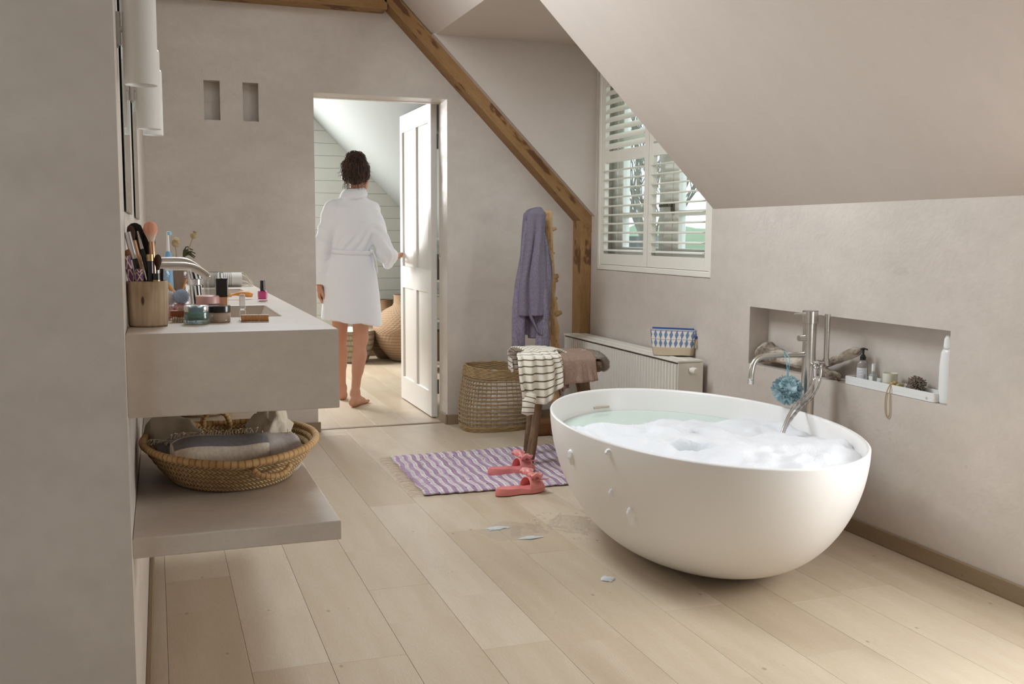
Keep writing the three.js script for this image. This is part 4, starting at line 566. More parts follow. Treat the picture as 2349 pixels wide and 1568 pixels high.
// ---------------------------------------------------------------- laundry hamper
{
  const ropeM = std({ map: tex(256, 256, (u, v) => { const n = fbm(u * 10, v * 30, 3, 10, 30); return mix3(C8(204, 176, 132), C8(150, 122, 86), n); }), roughness: 0.95 });
  const h = thing('laundry_hamper', 'open-weave seagrass laundry hamper against the back wall', 'hamper', [1.985, 0, -5.915]);
  const H = 0.405, sec = (v, a) => { const k = v < 0.12 ? lerp(0.93, 1.0, v / 0.12) : v < 0.4 ? 1 : lerp(1, 0.815, (v - 0.4) / 0.6), c = cos(a), s = sin(a), e = 0.72; return [Math.sign(c) * Math.pow(abs(c), e) * 0.222 * k * (1 + 0.012 * sin(a * 3 + v * 4)), Math.sign(s) * Math.pow(abs(s), e) * 0.165 * k]; };
  const yTop = (a) => H * (1 - 0.06 * (0.5 + 0.5 * cos(a - 0.6)) * (0.5 + 0.5 * cos(a - 0.6)) - 0.03 * max(0, sin(a)));
  const ring = (v, r, wob, ph, y0) => tube(curveOf([...Array(40)].map((_, i) => { const a = (i / 40) * 2 * PI, [x, z] = sec(v, a), o = 1 + wob * sin(a * 19 + ph); return [x * o, v * yTop(a) + (y0 || 0) + 0.0025 * sin(a * 19 + ph + 1.5), z * o]; }), true), r, 110, 5, true);
  const rings = [], dense = []; for (let k = 0; k < 13; k++) { const v = 0.085 + k * 0.0605; rings.push(ring(v, 0.003, 0.006, k * PI), ring(v + 0.008, 0.0024, 0.006, k * PI + PI)); }
  for (let k = 0; k < 8; k++) dense.push(ring(0.855 + k * 0.0195, 0.0055, 0.005, k * 2.1)); for (let k = 0; k < 4; k++) dense.push(ring(0.012 + k * 0.018, 0.0055, 0.004, k * 2));
  mesh('weave_band', join(dense), ropeM, h); mesh('weave_rings', join(rings), ropeM, h);
  mesh('weave_staves', join([...Array(42)].map((_, i) => { const a = (i / 42) * 2 * PI; return tube([...Array(9)].map((_, j) => { const v = 0.02 + (j / 8) * 0.86, [x, z] = sec(v, a + 0.008 * sin(j * 3 + i)); return [x * 0.992, v * yTop(a), z * 0.992]; }), 0.0026, 18, 5); })), ropeM, h);
  mesh('hamper_bottom', displace(new THREE.CircleGeometry(1, 40).rotateX(-PI / 2), (q) => { q.x *= 0.2; q.z *= 0.15; q.y = 0.008; }), ropeM, h);
  const lin = std({ map: tex(512, 512, (u, v) => { const n = fbm(u * 6, v * 6, 4, 6); const d = (abs(((u * 26) % 1) - 0.5) < 0.2 && abs(((v * 13) % 1) - 0.5) < 0.25 && u % 0.25 < 0.09) ? 1 : 0; const c = mix3(C8(222, 213, 204), C8(190, 180, 171), n); return mix3(c, C8(240, 236, 228), d); }), roughness: 1 });
  mesh('laundry', grid(60, 30, (u, v) => { const a = u * 2 * PI, vv = v < 0.85 ? 0.03 + (v / 0.85) * 0.78 : 0.81, k = (v < 0.85 ? 0.98 : 0.98 * (1 - (v - 0.85) / 0.15)) * (1 - 0.03 * fbm(u * 14, v * 9, 3)), [x, z] = sec(vv, a); return V3(x * k, vv * H * (1 + 0.06 * sin(a * 2) * v) + (v > 0.85 ? 0.02 * (v - 0.85) / 0.15 : 0), z * k); }, { closedU: true, uvs: [2, 1] }), lin, h);
}
// ---------------------------------------------------------------- rug, slippers, puddles
{
  const rugTex = tex(1024, 512, (u, v) => {
    const w = u * 52 + 1.1 * (fbm(u * 5, v * 2.2, 3) - 0.5) + 0.3 * sin(v * 3 + u * 3) + 0.5, k = floor(w), f = w - k, h = hash2(k, 3); let c = k % 2 === 0 ? mix3(C8(230, 220, 216), C8(220, 208, 208), h) : mix3(C8(188, 160, 188), C8(168, 138, 168), h);
    if (k % 2 === 0 && f > 0.42 && f < 0.58) c = mix3(c, C8(190, 172, 190), 0.6); const n = fbm(u * 60, v * 120, 3, 60, 120); c = [c[0] * (0.82 + 0.3 * n), c[1] * (0.82 + 0.3 * n), c[2] * (0.82 + 0.3 * n)];
    if (hash2(floor(u * 170), floor(v * 46)) > 0.994) c = mix3(c, C8(84, 60, 104), 0.8); if (hash2(floor(u * 150) + 9, floor(v * 50)) > 0.993) c = mix3(c, C8(220, 206, 120), 0.35); return c;
  });
  const rm = std({ map: rugTex, roughness: 1, bumpMap: tex(512, 512, (u, v) => 0.5 + 0.35 * sin(u * 2 * PI * 64) + 0.3 * fbm(u * 40, v * 60, 2, 40, 60), false), bumpScale: 0.004 });
  const r = thing('rug', 'striped purple and cream rag rug with fringed end', 'rug', [0, 0.004, 0]);
  const c = [[1.17, -5.262], [2.40, -5.292], [2.33, -4.385], [1.148, -4.42]], P = (u, v) => { const a = [lerp(c[0][0], c[1][0], u), lerp(c[0][1], c[1][1], u)], b = [lerp(c[3][0], c[2][0], u), lerp(c[3][1], c[2][1], u)]; return [lerp(a[0], b[0], v), lerp(a[1], b[1], v)]; };
  mesh('rug_field', sheet(120, 60, (u, v) => { const [x, z] = P(u, v); return V3(x + 0.004 * sin(v * 30), 0.003 + 0.0025 * fbm(u * 12, v * 8, 2) + 0.0012 * sin(u * 52 * PI), -z * -1 + 0.003 * sin(u * 90)); }, 0.007, [1, 1]), rm, r);
  const rr = rngOf(14), fr = mesh('fringe', join([...Array(32)].map((_, i) => { const v = (i + 0.5) / 32, [x, z] = P(0, v), L = 0.05 + 0.025 * rr(), dz = 0.03 * (rr() - 0.5); return tube([[x + 0.004, 0.005, z], [x - L * 0.5, 0.006, z + dz * 0.4], [x - L, 0.003, z + dz]], 0.0021, 5, 5); })), std({ color: rgb(238, 220, 204), roughness: 1 }), r); fr.userData.kind = 'stuff';
}
{
  const pinkM = phys({ color: rgb(232, 140, 138), roughness: 0.45 }), bowM = phys({ color: rgb(236, 150, 146), roughness: 0.28, clearcoat: 0.3, clearcoatRoughness: 0.25 });
  const s = thing('slipper', 'pink bow slide slipper lying on the rug behind the other one', 'slipper', [0, 0, 0], 0, 'pair of pink slippers');
  const L = 0.255, W = 0.088, half = (t) => 0.5 * W * (0.78 + 0.3 * smooth(0.35, 0.75, t) - 0.1 * smooth(0.2, 0.45, t) * (1 - smooth(0.45, 0.6, t))) * sqrt(max(0, 1 - Math.pow(abs(2 * t - 1), 3.6)));
  const top = (t) => 0.027 + 0.006 * (1 - smooth(0, 0.35, t)) + 0.004 * smooth(0.85, 1, t) - 0.008 * smooth(0.4, 0.7, t);
  const rings = [[1, 0.0], [1.03, 0.004], [1.03, 0.4], [1.0, 1.0], [0.95, 1.06], [0.9, 0.95], [0.0, 0.85]];
  mesh('sole', grid(64, rings.length - 1, (u, v) => { const [k, y] = rings[Math.round(v * (rings.length - 1))], a = u * 2 * PI, t = clamp(0.5 - 0.5 * cos(a)), sgn = a < PI ? 1 : -1, x = lerp(0.5 * L, t * L, k), hw = half(t) * sgn * k; return V3(x - L / 2, y * top(t) + 0.008 * smooth(0.85, 1, t), -hw); }, { closedU: true }), pinkM, s);
  mesh('strap', sheet(24, 30, (u, v) => { const a = PI * v, x = lerp(0.025, 0.098, u) + 0.010 * sin(a), hw = 0.0475 - 0.006 * u, h = lerp(0.052, 0.032, u) * (1 + 0.0 * v); return V3(x, 0.016 + h * Math.pow(sin(a), 0.75) + 0.004 * sin(u * 9) * sin(a), -hw * cos(a)); }, 0.004), bowM, s);
  const lobe = (sg) => displace(blob(1, 4), (q) => { const t = q.z; const w = 0.35 + 0.75 * smooth(-0.8, 0.6, t); const x = q.x * 0.027 * w + 0.003 * sin(q.z * 7), y = q.y * 0.010 * w + 0.004 * sin(q.x * 6 + q.z * 4), z = (t * 0.5 + 0.5) * 0.05; q.set(0.062 + x, 0.073 + y + 0.012 * (t + 0.8) * 0.6, sg * (z + 0.003)); });
  mesh('bow', join([lobe(1), lobe(-1), displace(blob(0.011, 3), (q) => { q.x = q.x * 1.5 + 0.062; q.y += 0.074; }), ...[1, -1].map((g) => sheet(8, 12, (u, v) => V3(0.062 + (u - 0.5) * 0.024 * (0.5 + v) + 0.028 * v, 0.072 - 0.012 * v + 0.004 * sin(v * 8), g * (0.008 + 0.034 * v)), 0.003))].map((g) => g.translate(-0.062, -0.068, 0).scale(1.35, 1.3, 1.3).translate(0.062, 0.068, 0))), bowM, s);
  s.position.set(1.672, 0.010, -4.705); s.rotation.y = 0.12;
  copyOf(s, 'pink bow slide slipper half on the floor, nearest to the camera', [1.585, 0.0045, -4.335], 0.18);
  // spilled water and suds
  const puddle = (x, z, rx, rz, seed, label, holes) => { const sdf = (px, pz) => { const a = Math.atan2(pz, px), r = sqrt((px / rx) ** 2 + (pz / rz) ** 2); return r - (0.75 + 0.5 * (fbm(px * 14 + seed, pz * 14, 4) - 0.3)); }; const N = 60, pos = [], idx = [], id = {}; const P = (i, j) => { const k = i * 999 + j; if (!(k in id)) { const px = (i / N - 0.5) * 2.6 * rx, pz = (j / N - 0.5) * 2.6 * rz; id[k] = pos.length / 3; pos.push(px, 0.0016 * smooth(0, 0.35, -sdf(px, pz)) + 0.0004, pz); } return id[k]; }; for (let i = 0; i < N; i++) for (let j = 0; j < N; j++) { const px = ((i + 0.5) / N - 0.5) * 2.6 * rx, pz = ((j + 0.5) / N - 0.5) * 2.6 * rz; if (sdf(px, pz) < 0) { const a = P(i, j), b = P(i + 1, j), c = P(i + 1, j + 1), d = P(i, j + 1); idx.push(a, c, b, a, d, c); } } const g = new THREE.BufferGeometry(); g.setAttribute('position', new THREE.Float32BufferAttribute(pos, 3)); g.setIndex(idx); g.computeVertexNormals(); return solo('water_puddle', g, phys({ color: 0xffffff, transmission: 1, thickness: 0, ior: 1.33, roughness: 0.02 }), label, 'puddle', [x, 0.0005, z]); };
  puddle(1.36, -3.78, 0.16, 0.15, 3, 'clear puddle with white suds on the floor before the rug');
  puddle(1.62, -3.78, 0.13, 0.16, 12, 'ragged puddle of splashes on the floor beside the bathtub');
  const suds = (x, z, rx, rz, seed, label) => { const q = rngOf(seed * 13), bits = []; for (let i = 0; i < 46; i++) { const a = q() * 6.28, R = Math.pow(q(), 0.8), arm = 0.5 + 0.9 * fbm(cos(a) * 1.8 + seed, sin(a) * 1.8 + 7, 2), r = (0.006 + 0.012 * q()) * (1.15 - R); bits.push(displace(blob(1, 2), (p) => { const k = 1 + 0.3 * (fbm3(p.x * 3 + i, p.y * 3, p.z * 3, 2) - 0.5); p.set(R * arm * rx * cos(a) + p.x * r * 1.5 * k, max(0, p.y) * r * 0.28 + 0.0004, R * arm * rz * sin(a) + p.z * r * k); })); } solo('foam_splash', join(bits), phys({ color: rgb(244, 246, 247), roughness: 0.5, transmission: 0.55, thickness: 0 }), label, 'foam', [x, 0.0016, z], 0, 'suds splashed on the floor'); };
  suds(1.305, -3.83, 0.062, 0.03, 2, 'largest white patch of suds, on the puddle before the rug'); suds(1.385, -3.66, 0.05, 0.012, 7, 'thin streak of suds at the near edge of the puddle'); suds(1.47, -3.12, 0.022, 0.03, 5, 'faint patch of suds on the floor left of the bathtub foot');
  const dr = rngOf(31); const drops = [...Array(90)].map(() => { const a = dr() * 6.28, R = sqrt(dr()), x = 1.60 + 0.17 * R * cos(a), z = -3.78 + 0.22 * R * sin(a), rr = 0.0025 + 0.006 * dr(); return displace(new THREE.SphereGeometry(1, 8, 5), (q) => { q.set(x + q.x * rr * (1 + dr() * 0.02), 0.001 + max(0, q.y) * rr * 0.5, z + q.z * rr * 1.6); }); });
  tag(solo('water_splash', join(drops), phys({ color: 0xffffff, transmission: 1, thickness: 0, ior: 1.33, roughness: 0.02 }), 'spray of small water drops on the planks beside the bathtub', 'water'), null, null, null, 'stuff');
}
// ---------------------------------------------------------------- lamps, mirrors, wall taps
{
  const lamp = thing('wall_lamp', 'white cylinder wall lamp nearest to the camera, cut by the top edge of the photo', 'lamp', [-0.013, 1.490, -2.15], 0, 'cylinder wall lamps');
  mesh('shade', lathe([[0.0285, 0.004], [0.0288, 0], [0.032, 0], [0.032, 0.206], [0.030, 0.211], [0.0, 0.211], [0.0, 0.207], [0.0285, 0.2], [0.0285, 0.004]], 48), M.whitePlastic, lamp);
  const bulbM = std({ color: rgb(240, 238, 232), roughness: 0.3 }); mesh('diffuser', lathe([[0, 0.012], [0.028, 0.012], [0.028, 0.016], [0, 0.016]], 32), bulbM, lamp);
  mesh('bracket', join([cyl(0.0075, 0.0075, 0.062, 20, -0.041, 0.075, 0.0), bar([-0.041, 0.105, 0], [-0.02, 0.105, 0], 0.006, 12), cyl(0.003, 0.003, 0.006, 12, -0.041, 0.069, 0)]), M.whitePlastic, lamp);
  copyOf(lamp, 'white cylinder wall lamp in the middle of the row over the vanity', [-0.001, 1.484, -2.97]);
  copyOf(lamp, 'white cylinder wall lamp farthest from the camera, lowest in the photo', [0.011, 1.525, -3.6]);
  const mir = (z0, z1, label) => { const m = thing('mirror', label, 'mirror', [lerp(XL0, XL1, (-(z0 + z1) / 2 - 2) / 4.11) + 0.0045, 1.245, (z0 + z1) / 2], -0.0063); const L = abs(z1 - z0), H = 0.75; mesh('mirror_back', boxAB(-0.0012, 0, 0, H, L / 2, -L / 2), std({ color: rgb(70, 92, 82), roughness: 0.2 }), m); mesh('mirror_glass', boxAB(0.0001, 0.0014, 0.001, H - 0.001, L / 2 - 0.001, -L / 2 + 0.001), M.mirror, m); };
  mir(-2.24, -2.66, 'frameless mirror on the left wall, nearest to the camera'); mir(-3.1, -3.6, 'frameless mirror on the left wall, second from the camera');
  const tap = (z, label) => {
    const t = thing('wall_tap', label, 'tap', [lerp(XL0, XL1, (-z - 2) / 4.11), 1.118, z], 0, 'wall taps over the basins');
    mesh('spout', tube([[0.0, 0, 0], [0.05, 0.0, 0], [0.10, 0.0, 0], [0.13, -0.001, 0], [0.15, -0.006, 0], [0.169, -0.017, 0], [0.184, -0.030, 0]], (s) => 0.0105 * (s > 0.985 ? 0.99 : 1), 50, 24), M.steel, t);
    mesh('wall_plate', cyl(0.02, 0.02, 0.006, 28).rotateZ(-PI / 2), M.steel, t); mesh('handle', join([cyl(0.014, 0.014, 0.03, 24).rotateZ(-PI / 2).translate(0, 0, -0.09), bar([0.022, 0.0, -0.09], [0.024, 0.03, -0.09], 0.004)]), M.steel, t);
  };
  tap(-2.7, 'curved brushed steel wall tap over the nearer basin'); tap(-3.3, 'curved brushed steel wall tap over the farther basin');
}
// ---------------------------------------------------------------- things on the vanity
{
  const Y = 1.0095, cupM = std({ map: tex(512, 512, (u, v) => { const n = fbm(u * 30, v * 3, 4, 30, 3), b = fbm(u * 5, v * 4 + 3, 4, 5, 4); let c = mix3(C8(206, 184, 156), C8(142, 112, 84), 1.1 * (n - 0.25) + 1.3 * (b - 0.45)); const d = sqrt((((u + 0.5) % 1 - 0.46) * 3.2) ** 2 + ((v - 0.345) * 1.8) ** 2); c = mix3(c, C8(70, 48, 36), 0.85 * (1 - smooth(0.02, 0.06, d))); c = mix3(c, C8(120, 90, 66), 0.6 * smooth(0.7, 1, 1 - v * 5) * fbm(u * 12, v * 40, 2)); return c; }), roughness: 0.75 });
  const cup = thing('wooden_cup', 'natural wooden log cup holding the make-up brushes', 'cup', [-0.0145, Y, -2.222]);
  mesh('cup_body', displace(lathe([[0, 0], [0.037, 0], [0.0385, 0.004], [0.0395, 0.05], [0.0400, 0.09], [0.0395, 0.0935], [0.0365, 0.0935], [0.0355, 0.088], [0.034, 0.012], [0, 0.01]], 64), (q) => { const a = Math.atan2(q.z, q.x), k = 1 + 0.025 * sin(a * 2 + 1) + 0.015 * sin(a * 5 + q.y * 20); q.x *= k; q.z *= k; }), cupM, cup);
  // brushes and sticks in the cup: from a point in the cup to a tip, pieces by share of the length
  const hairM = (c) => std({ map: tex(128, 64, (u, v) => { const n = vnoise(u * 90, v * 3); return mix3(c, [c[0] * 0.7, c[1] * 0.68, c[2] * 0.66], n); }), roughness: 0.95 });
  const peach = std({ map: tex(64, 256, (u, v) => mix3(mix3(C8(246, 238, 228), C8(238, 176, 148), smooth(0.15, 0.6, v)), C8(216, 142, 116), 0.5 * vnoise(u * 40, v * 3))), roughness: 1 });
  const gold = std({ color: rgb(218, 176, 140), metalness: 0.9, roughness: 0.3 }), silver = std({ color: rgb(214, 214, 216), metalness: 0.9, roughness: 0.25 }), brass = std({ color: rgb(204, 176, 120), metalness: 0.9, roughness: 0.3 });
  const stick = (name, label, cat, a, b, pieces) => {
    const A = V3(...a), B = V3(...b), d = B.clone().sub(A), L = d.length(), g = thing(name, label, cat, a, 0, 'make-up tools in the wooden cup'); g.quaternion.setFromUnitVectors(V3(0, 1, 0), d.normalize());
    for (const [pn, prof, m, sx] of pieces) mesh(pn, displace(lathe(prof.map(([r, y]) => [r, y * L]), 30), (q) => { q.z *= sx || 1; }), m, g);
  };
  const rod = (r, a, b, e = 0.003) => [[0, a], [r - 0.0006, a], [r, a + e], [r, b - e], [r - 0.0006, b], [0, b]];
  const tuft = (r, a, b) => [[0, a], ...[...Array(15)].map((_, i) => { const t = i / 14; return [r * (0.45 + 0.55 * smooth(0, 0.6, t)) * sqrt(max(0, 1 - Math.pow(max(0, t - 0.55) / 0.45, 2.2))), a + (b - a) * t]; })];
  const white = M.whitePlastic, dark = M.black, brownH = hairM(C8(86, 60, 50)), tanH = hairM(C8(176, 122, 82)), blackH = hairM(C8(44, 38, 38));
  const z = -2.222, foot = (x, dz) => [x * 0.7 - 0.0145 * 0.3, Y + 0.014, z + dz];
  stick('makeup_brush', 'large fluffy peach powder brush standing tallest in the wooden cup', 'brush', [0.004, Y + 0.014, z - 0.006], [-0.0055, 1.226, z - 0.006], [['handle', rod(0.0042, 0, 0.42), dark], ['ferrule', [[0, 0.42], [0.0048, 0.42], [0.0058, 0.6], [0.0062, 0.8], [0, 0.8]], gold], ['bristles', tuft(0.0145, 0.79, 1), peach]]);
  stick('makeup_brush', 'wide dark fan brush at the left in the wooden cup', 'brush', [-0.022, Y + 0.014, z - 0.014], [-0.036, 1.222, z - 0.014], [['handle', rod(0.0045, 0, 0.6), dark], ['ferrule', rod(0.006, 0.6, 0.72), dark], ['bristles', [[0, 0.72], [0.008, 0.72], [0.0145, 0.83], [0.0165, 0.91], [0.013, 0.97], [0.006, 0.995], [0, 1]], blackH, 0.5]]);
  stick('makeup_brush', 'black brush with rounded dark head behind the peach brush', 'brush', [-0.006, Y + 0.014, z - 0.02], [-0.012, 1.206, z - 0.024], [['handle', rod(0.0045, 0, 0.7), dark], ['bristles', tuft(0.0155, 0.68, 1), blackH, 0.6]]);
  stick('mascara', 'silver-topped mascara tube leaning left in the wooden cup', 'mascara', [-0.02, Y + 0.05, z + 0.012], [-0.049, 1.203, z + 0.014], [['tube', rod(0.0068, 0, 0.62), dark], ['cap', rod(0.0068, 0.62, 1), silver]]);
  stick('makeup_brush', 'rose gold brush with brown bristles leaning left in the wooden cup', 'brush', [-0.012, Y + 0.05, z + 0.006], [-0.043, 1.208, z + 0.0], [['handle', rod(0.0055, 0, 0.42), dark], ['ferrule', rod(0.0062, 0.42, 0.85), gold], ['bristles', tuft(0.008, 0.84, 1.06), brownH, 0.8]]);
  stick('eyeliner', 'slim black eyeliner with silver tip leaning left in the wooden cup', 'eyeliner', [0.0, Y + 0.05, z - 0.004], [-0.030, 1.205, z - 0.008], [['tube', rod(0.005, 0, 0.75), dark], ['cap', [[0, 0.74], [0.0046, 0.74], [0.003, 1], [0, 1]], silver]]);
  stick('makeup_brush', 'tan tipped brush with white handle at the far left of the wooden cup', 'brush', [-0.028, Y + 0.05, z + 0.012], [-0.0505, 1.168, z + 0.016], [['handle', rod(0.0058, 0, 0.8), white], ['bristles', tuft(0.0072, 0.79, 1), tanH, 0.8]]);
  const purple = std({ map: tex(128, 128, (u, v) => { const f = abs(((u * 4 + floor(v * 8) * 0.5) % 1) - 0.5) + abs(((v * 8) % 1) - 0.5) * 0.9; return f > 0.42 && f < 0.62 ? C8(232, 206, 180) : C8(98, 58, 110); }), roughness: 0.5 });
  stick('concealer_tube', 'purple and cream lattice patterned tube, taller one in the wooden cup', 'make-up tube', [-0.036, Y + 0.05, z + 0.012], [-0.0525, 1.155, z + 0.024], [['tube', rod(0.0066, 0, 0.45), white], ['cap', rod(0.0072, 0.45, 1), purple]]);
  stick('concealer_tube', 'purple and cream lattice patterned tube, shorter one in the wooden cup', 'make-up tube', [-0.0275, Y + 0.05, z + 0.018], [-0.0285, 1.128, z + 0.025], [['tube', rod(0.0066, 0, 0.3), dark], ['cap', [[0, 0.3], [0.007, 0.3], [0.0078, 1], [0, 1]], purple]]);
  stick('lipstick', 'black square lipstick with pale top at the front of the wooden cup', 'lipstick', [-0.008, Y + 0.05, z + 0.02], [-0.007, 1.158, z + 0.022], [['tube', rod(0.0068, 0, 0.85), dark], ['cap', rod(0.0068, 0.86, 1), brass]]);
  stick('lipstick', 'short black and gold lipstick case at the rim of the wooden cup', 'lipstick', [0.003, Y + 0.05, z + 0.022], [0.004, 1.119, z + 0.024], [['tube', rod(0.0078, 0, 1), dark], ['band', rod(0.008, 0.62, 0.78), brass]]);
  stick('makeup_brush', 'small round brown brush at the right of the wooden cup', 'brush', [0.0035, Y + 0.04, z + 0.012], [0.0085, 1.158, z + 0.012], [['handle', rod(0.003, 0, 0.4), dark], ['ferrule', rod(0.0034, 0.4, 0.72), silver], ['bristles', tuft(0.0078, 0.7, 1), brownH]]);
  stick('mascara', 'black mascara tube at the right rim of the wooden cup', 'mascara', [0.013, Y + 0.04, z + 0.008], [0.0165, 1.128, z + 0.010], [['tube', rod(0.0046, 0, 0.45), dark], ['cap', rod(0.0048, 0.46, 1), dark]]);
  // jars and bottles
  const clear = phys({ color: 0xffffff, transmission: 1, thickness: 0.02, roughness: 0.02, ior: 1.45 }), aqua = phys({ color: rgb(196, 226, 222), transmission: 0.9, thickness: 0.02, roughness: 0.05, ior: 1.45, attenuationColor: rgb(170, 225, 215), attenuationDistance: 0.8 });
  const bj = thing('cream_jar', 'squat pale aqua glass cream jar at the front edge of the vanity', 'jar', [0.083, Y, -2.249]);
  mesh('jar_glass', lathe([[0, 0], [0.0255, 0], [0.0265, 0.003], [0.0265, 0.024], [0.0245, 0.026], [0.0235, 0.026], [0.0235, 0.0085], [0, 0.0085]], 40), aqua, bj); mesh('cream', lathe([[0, 0.009], [0.023, 0.009], [0.023, 0.022], [0, 0.0225]], 32), std({ color: rgb(226, 238, 226), roughness: 0.5 }), bj);
  mesh('lid', lathe([[0, 0.04], [0.0245, 0.04], [0.0255, 0.0385], [0.0262, 0.036], [0.0262, 0.026], [0.025, 0.026], [0.025, 0.034], [0, 0.036]], 40), phys({ color: rgb(178, 196, 206), transmission: 0.85, thickness: 0.01, roughness: 0.05 }), bj);
  const pj = thing('powder_jar', 'round face powder jar with black lid', 'jar', [0.131, Y, -2.284]);
  mesh('jar_body', lathe([[0, 0], [0.0235, 0], [0.0242, 0.002], [0.0242, 0.021], [0, 0.021]], 40), phys({ color: rgb(238, 214, 192), transmission: 0.35, thickness: 0.02, roughness: 0.15 }), pj); mesh('lid', lathe([[0, 0.021], [0.0246, 0.021], [0.0249, 0.022], [0.0249, 0.034], [0.024, 0.0355], [0, 0.0355]], 40), dark, pj);
  const kj = thing('cream_jar', 'clear cream jar with pale pink lid behind the aqua one', 'jar', [0.111, Y, -2.345]);
  mesh('jar_glass', lathe([[0, 0], [0.0245, 0], [0.0252, 0.002], [0.0252, 0.034], [0.024, 0.036], [0, 0.036]], 40), phys({ color: rgb(214, 206, 226), transmission: 0.85, thickness: 0.02, roughness: 0.04 }), kj); mesh('cream', lathe([[0, 0.014], [0.012, 0.015], [0.019, 0.02], [0.0215, 0.033], [0, 0.033]], 32), std({ color: rgb(240, 238, 240), roughness: 0.5 }), kj); mesh('lid', lathe([[0, 0.036], [0.0254, 0.036], [0.0256, 0.037], [0.0254, 0.051], [0.023, 0.054], [0, 0.0545]], 40), phys({ color: rgb(244, 196, 192), roughness: 0.35 }), kj);
  const fb = thing('foundation_bottle', 'beige liquid foundation bottle with tall black cap', 'bottle', [0.1425, Y, -2.36]);
  mesh('bottle_glass', rbox(0.026, 0.05, 0.026, 0.003, 0, 0.025, 0), phys({ color: rgb(222, 172, 132), roughness: 0.12, clearcoat: 0.6 }), fb); mesh('cap', rbox(0.0265, 0.042, 0.0265, 0.0035, 0, 0.071, 0, 3), dark, fb); mesh('nozzle', join([cyl(0.002, 0.002, 0.012, 8, 0.0, 0.091, 0)]), silver, fb);
  const bt = thing('bamboo_lipstick', 'bamboo lipstick tube lying on the front of the vanity', 'lipstick', [0.205, Y + 0.0079, -2.262], -0.12);
  const bam = std({ map: tex(256, 64, (u, v) => mix3(C8(214, 164, 112), C8(184, 128, 80), 0.8 * vnoise(u * 3, v * 40))), roughness: 0.5 });
  mesh('tube', cyl(0.0078, 0.0078, 0.038, 28).rotateZ(-PI / 2).translate(-0.029, 0, 0), bam, bt); mesh('cap', cyl(0.0078, 0.0078, 0.019, 28).rotateZ(-PI / 2).translate(0.0095, 0, 0), bam, bt); mesh('ring', lathe([[0.006, 0], [0.0079, 0], [0.0079, 0.0015], [0.006, 0.0018]], 28).rotateZ(-PI / 2).translate(0.028, 0, 0), brass, bt); mesh('end', cyl(0.0062, 0.0062, 0.001, 24).rotateZ(-PI / 2).translate(0.0283, 0, 0), std({ color: rgb(176, 170, 150), roughness: 0.4 }), bt);
  const ro = thing('perfume_vial', 'slim clear glass vial standing at the basin edge', 'vial', [0.184, Y, -2.325]);
  mesh('vial', rbox(0.0135, 0.022, 0.0135, 0.002, 0, 0.011, 0), clear, ro); mesh('cap', rbox(0.0125, 0.034, 0.0125, 0.002, 0, 0.0405, 0), phys({ color: rgb(240, 238, 236), transmission: 0.75, thickness: 0.01, roughness: 0.08 }), ro);
  const np = thing('nail_polish', 'bright pink nail polish bottle with black cap', 'nail polish', [0.291, Y, -2.952]);
  mesh('bottle_glass', rbox(0.027, 0.0295, 0.02, 0.004, 0, 0.015, 0, 3), clear, np); mesh('polish', rbox(0.0225, 0.0235, 0.0165, 0.004, -0.001, 0.0165, 0, 3), phys({ color: rgb(246, 66, 164), roughness: 0.15, clearcoat: 0.8 }), np); mesh('cap', lathe([[0, 0.03], [0.0068, 0.03], [0.0072, 0.031], [0.0066, 0.0585], [0.006, 0.0595], [0, 0.0595]], 28), dark, np);
  const zebraM = phys({ map: tex(256, 256, (u, v) => { const s = sin(u * 2 * PI * 9 + v * 7 + v * 15 + 6 * fbm(u * 5, v * 4, 2, 5, 4)); return s > 0.05 ? C8(236, 240, 238) : C8(20, 20, 22); }), roughness: 0.25 });
  const zb = thing('zebra_bottle', 'zebra striped lotion bottle with silver waist', 'bottle', [0.105, Y, -2.86]);
  mesh('bottle_body', lathe([[0, 0], [0.0145, 0], [0.016, 0.002], [0.016, 0.052], [0.0152, 0.054], [0, 0.054]], 32), zebraM, zb); mesh('waist', cyl(0.0148, 0.0148, 0.014, 32, 0, 0.054, 0), silver, zb); mesh('cap', lathe([[0, 0.068], [0.0175, 0.068], [0.018, 0.07], [0.0185, 0.098], [0.017, 0.1], [0, 0.1]], 32), zebraM, zb);
  const gj = thing('glass_jar', 'wide clear glass jar with pompoms and wooden sticks inside', 'jar', [0.049, Y, -2.475]);
  mesh('jar_glass', lathe([[0, 0], [0.034, 0], [0.0365, 0.004], [0.0365, 0.072], [0.032, 0.088], [0.0315, 0.093], [0.0335, 0.095], [0.0335, 0.108], [0.0315, 0.109], [0.030, 0.106], [0.0295, 0.09], [0.034, 0.072], [0.034, 0.007], [0, 0.006]], 44), phys({ color: 0xffffff, transmission: 1, thickness: 0, roughness: 0.02, ior: 1.3 }), gj);
  const wood = std({ color: rgb(214, 160, 96), roughness: 0.7 });
  const stickIn = (a, b, r) => solo('wooden_stick', bar(a, b, r, 8), wood, r > 0.004 ? 'broad wooden stick inside the glass jar' : 'thin wooden stick inside the glass jar', 'stick', [0.049, Y, -2.475]);
  stickIn([0.016, 0.012, 0.01], [-0.02, 0.075, 0.004], 0.0055); stickIn([0.0, 0.02, -0.01], [0.022, 0.085, -0.012], 0.0024);
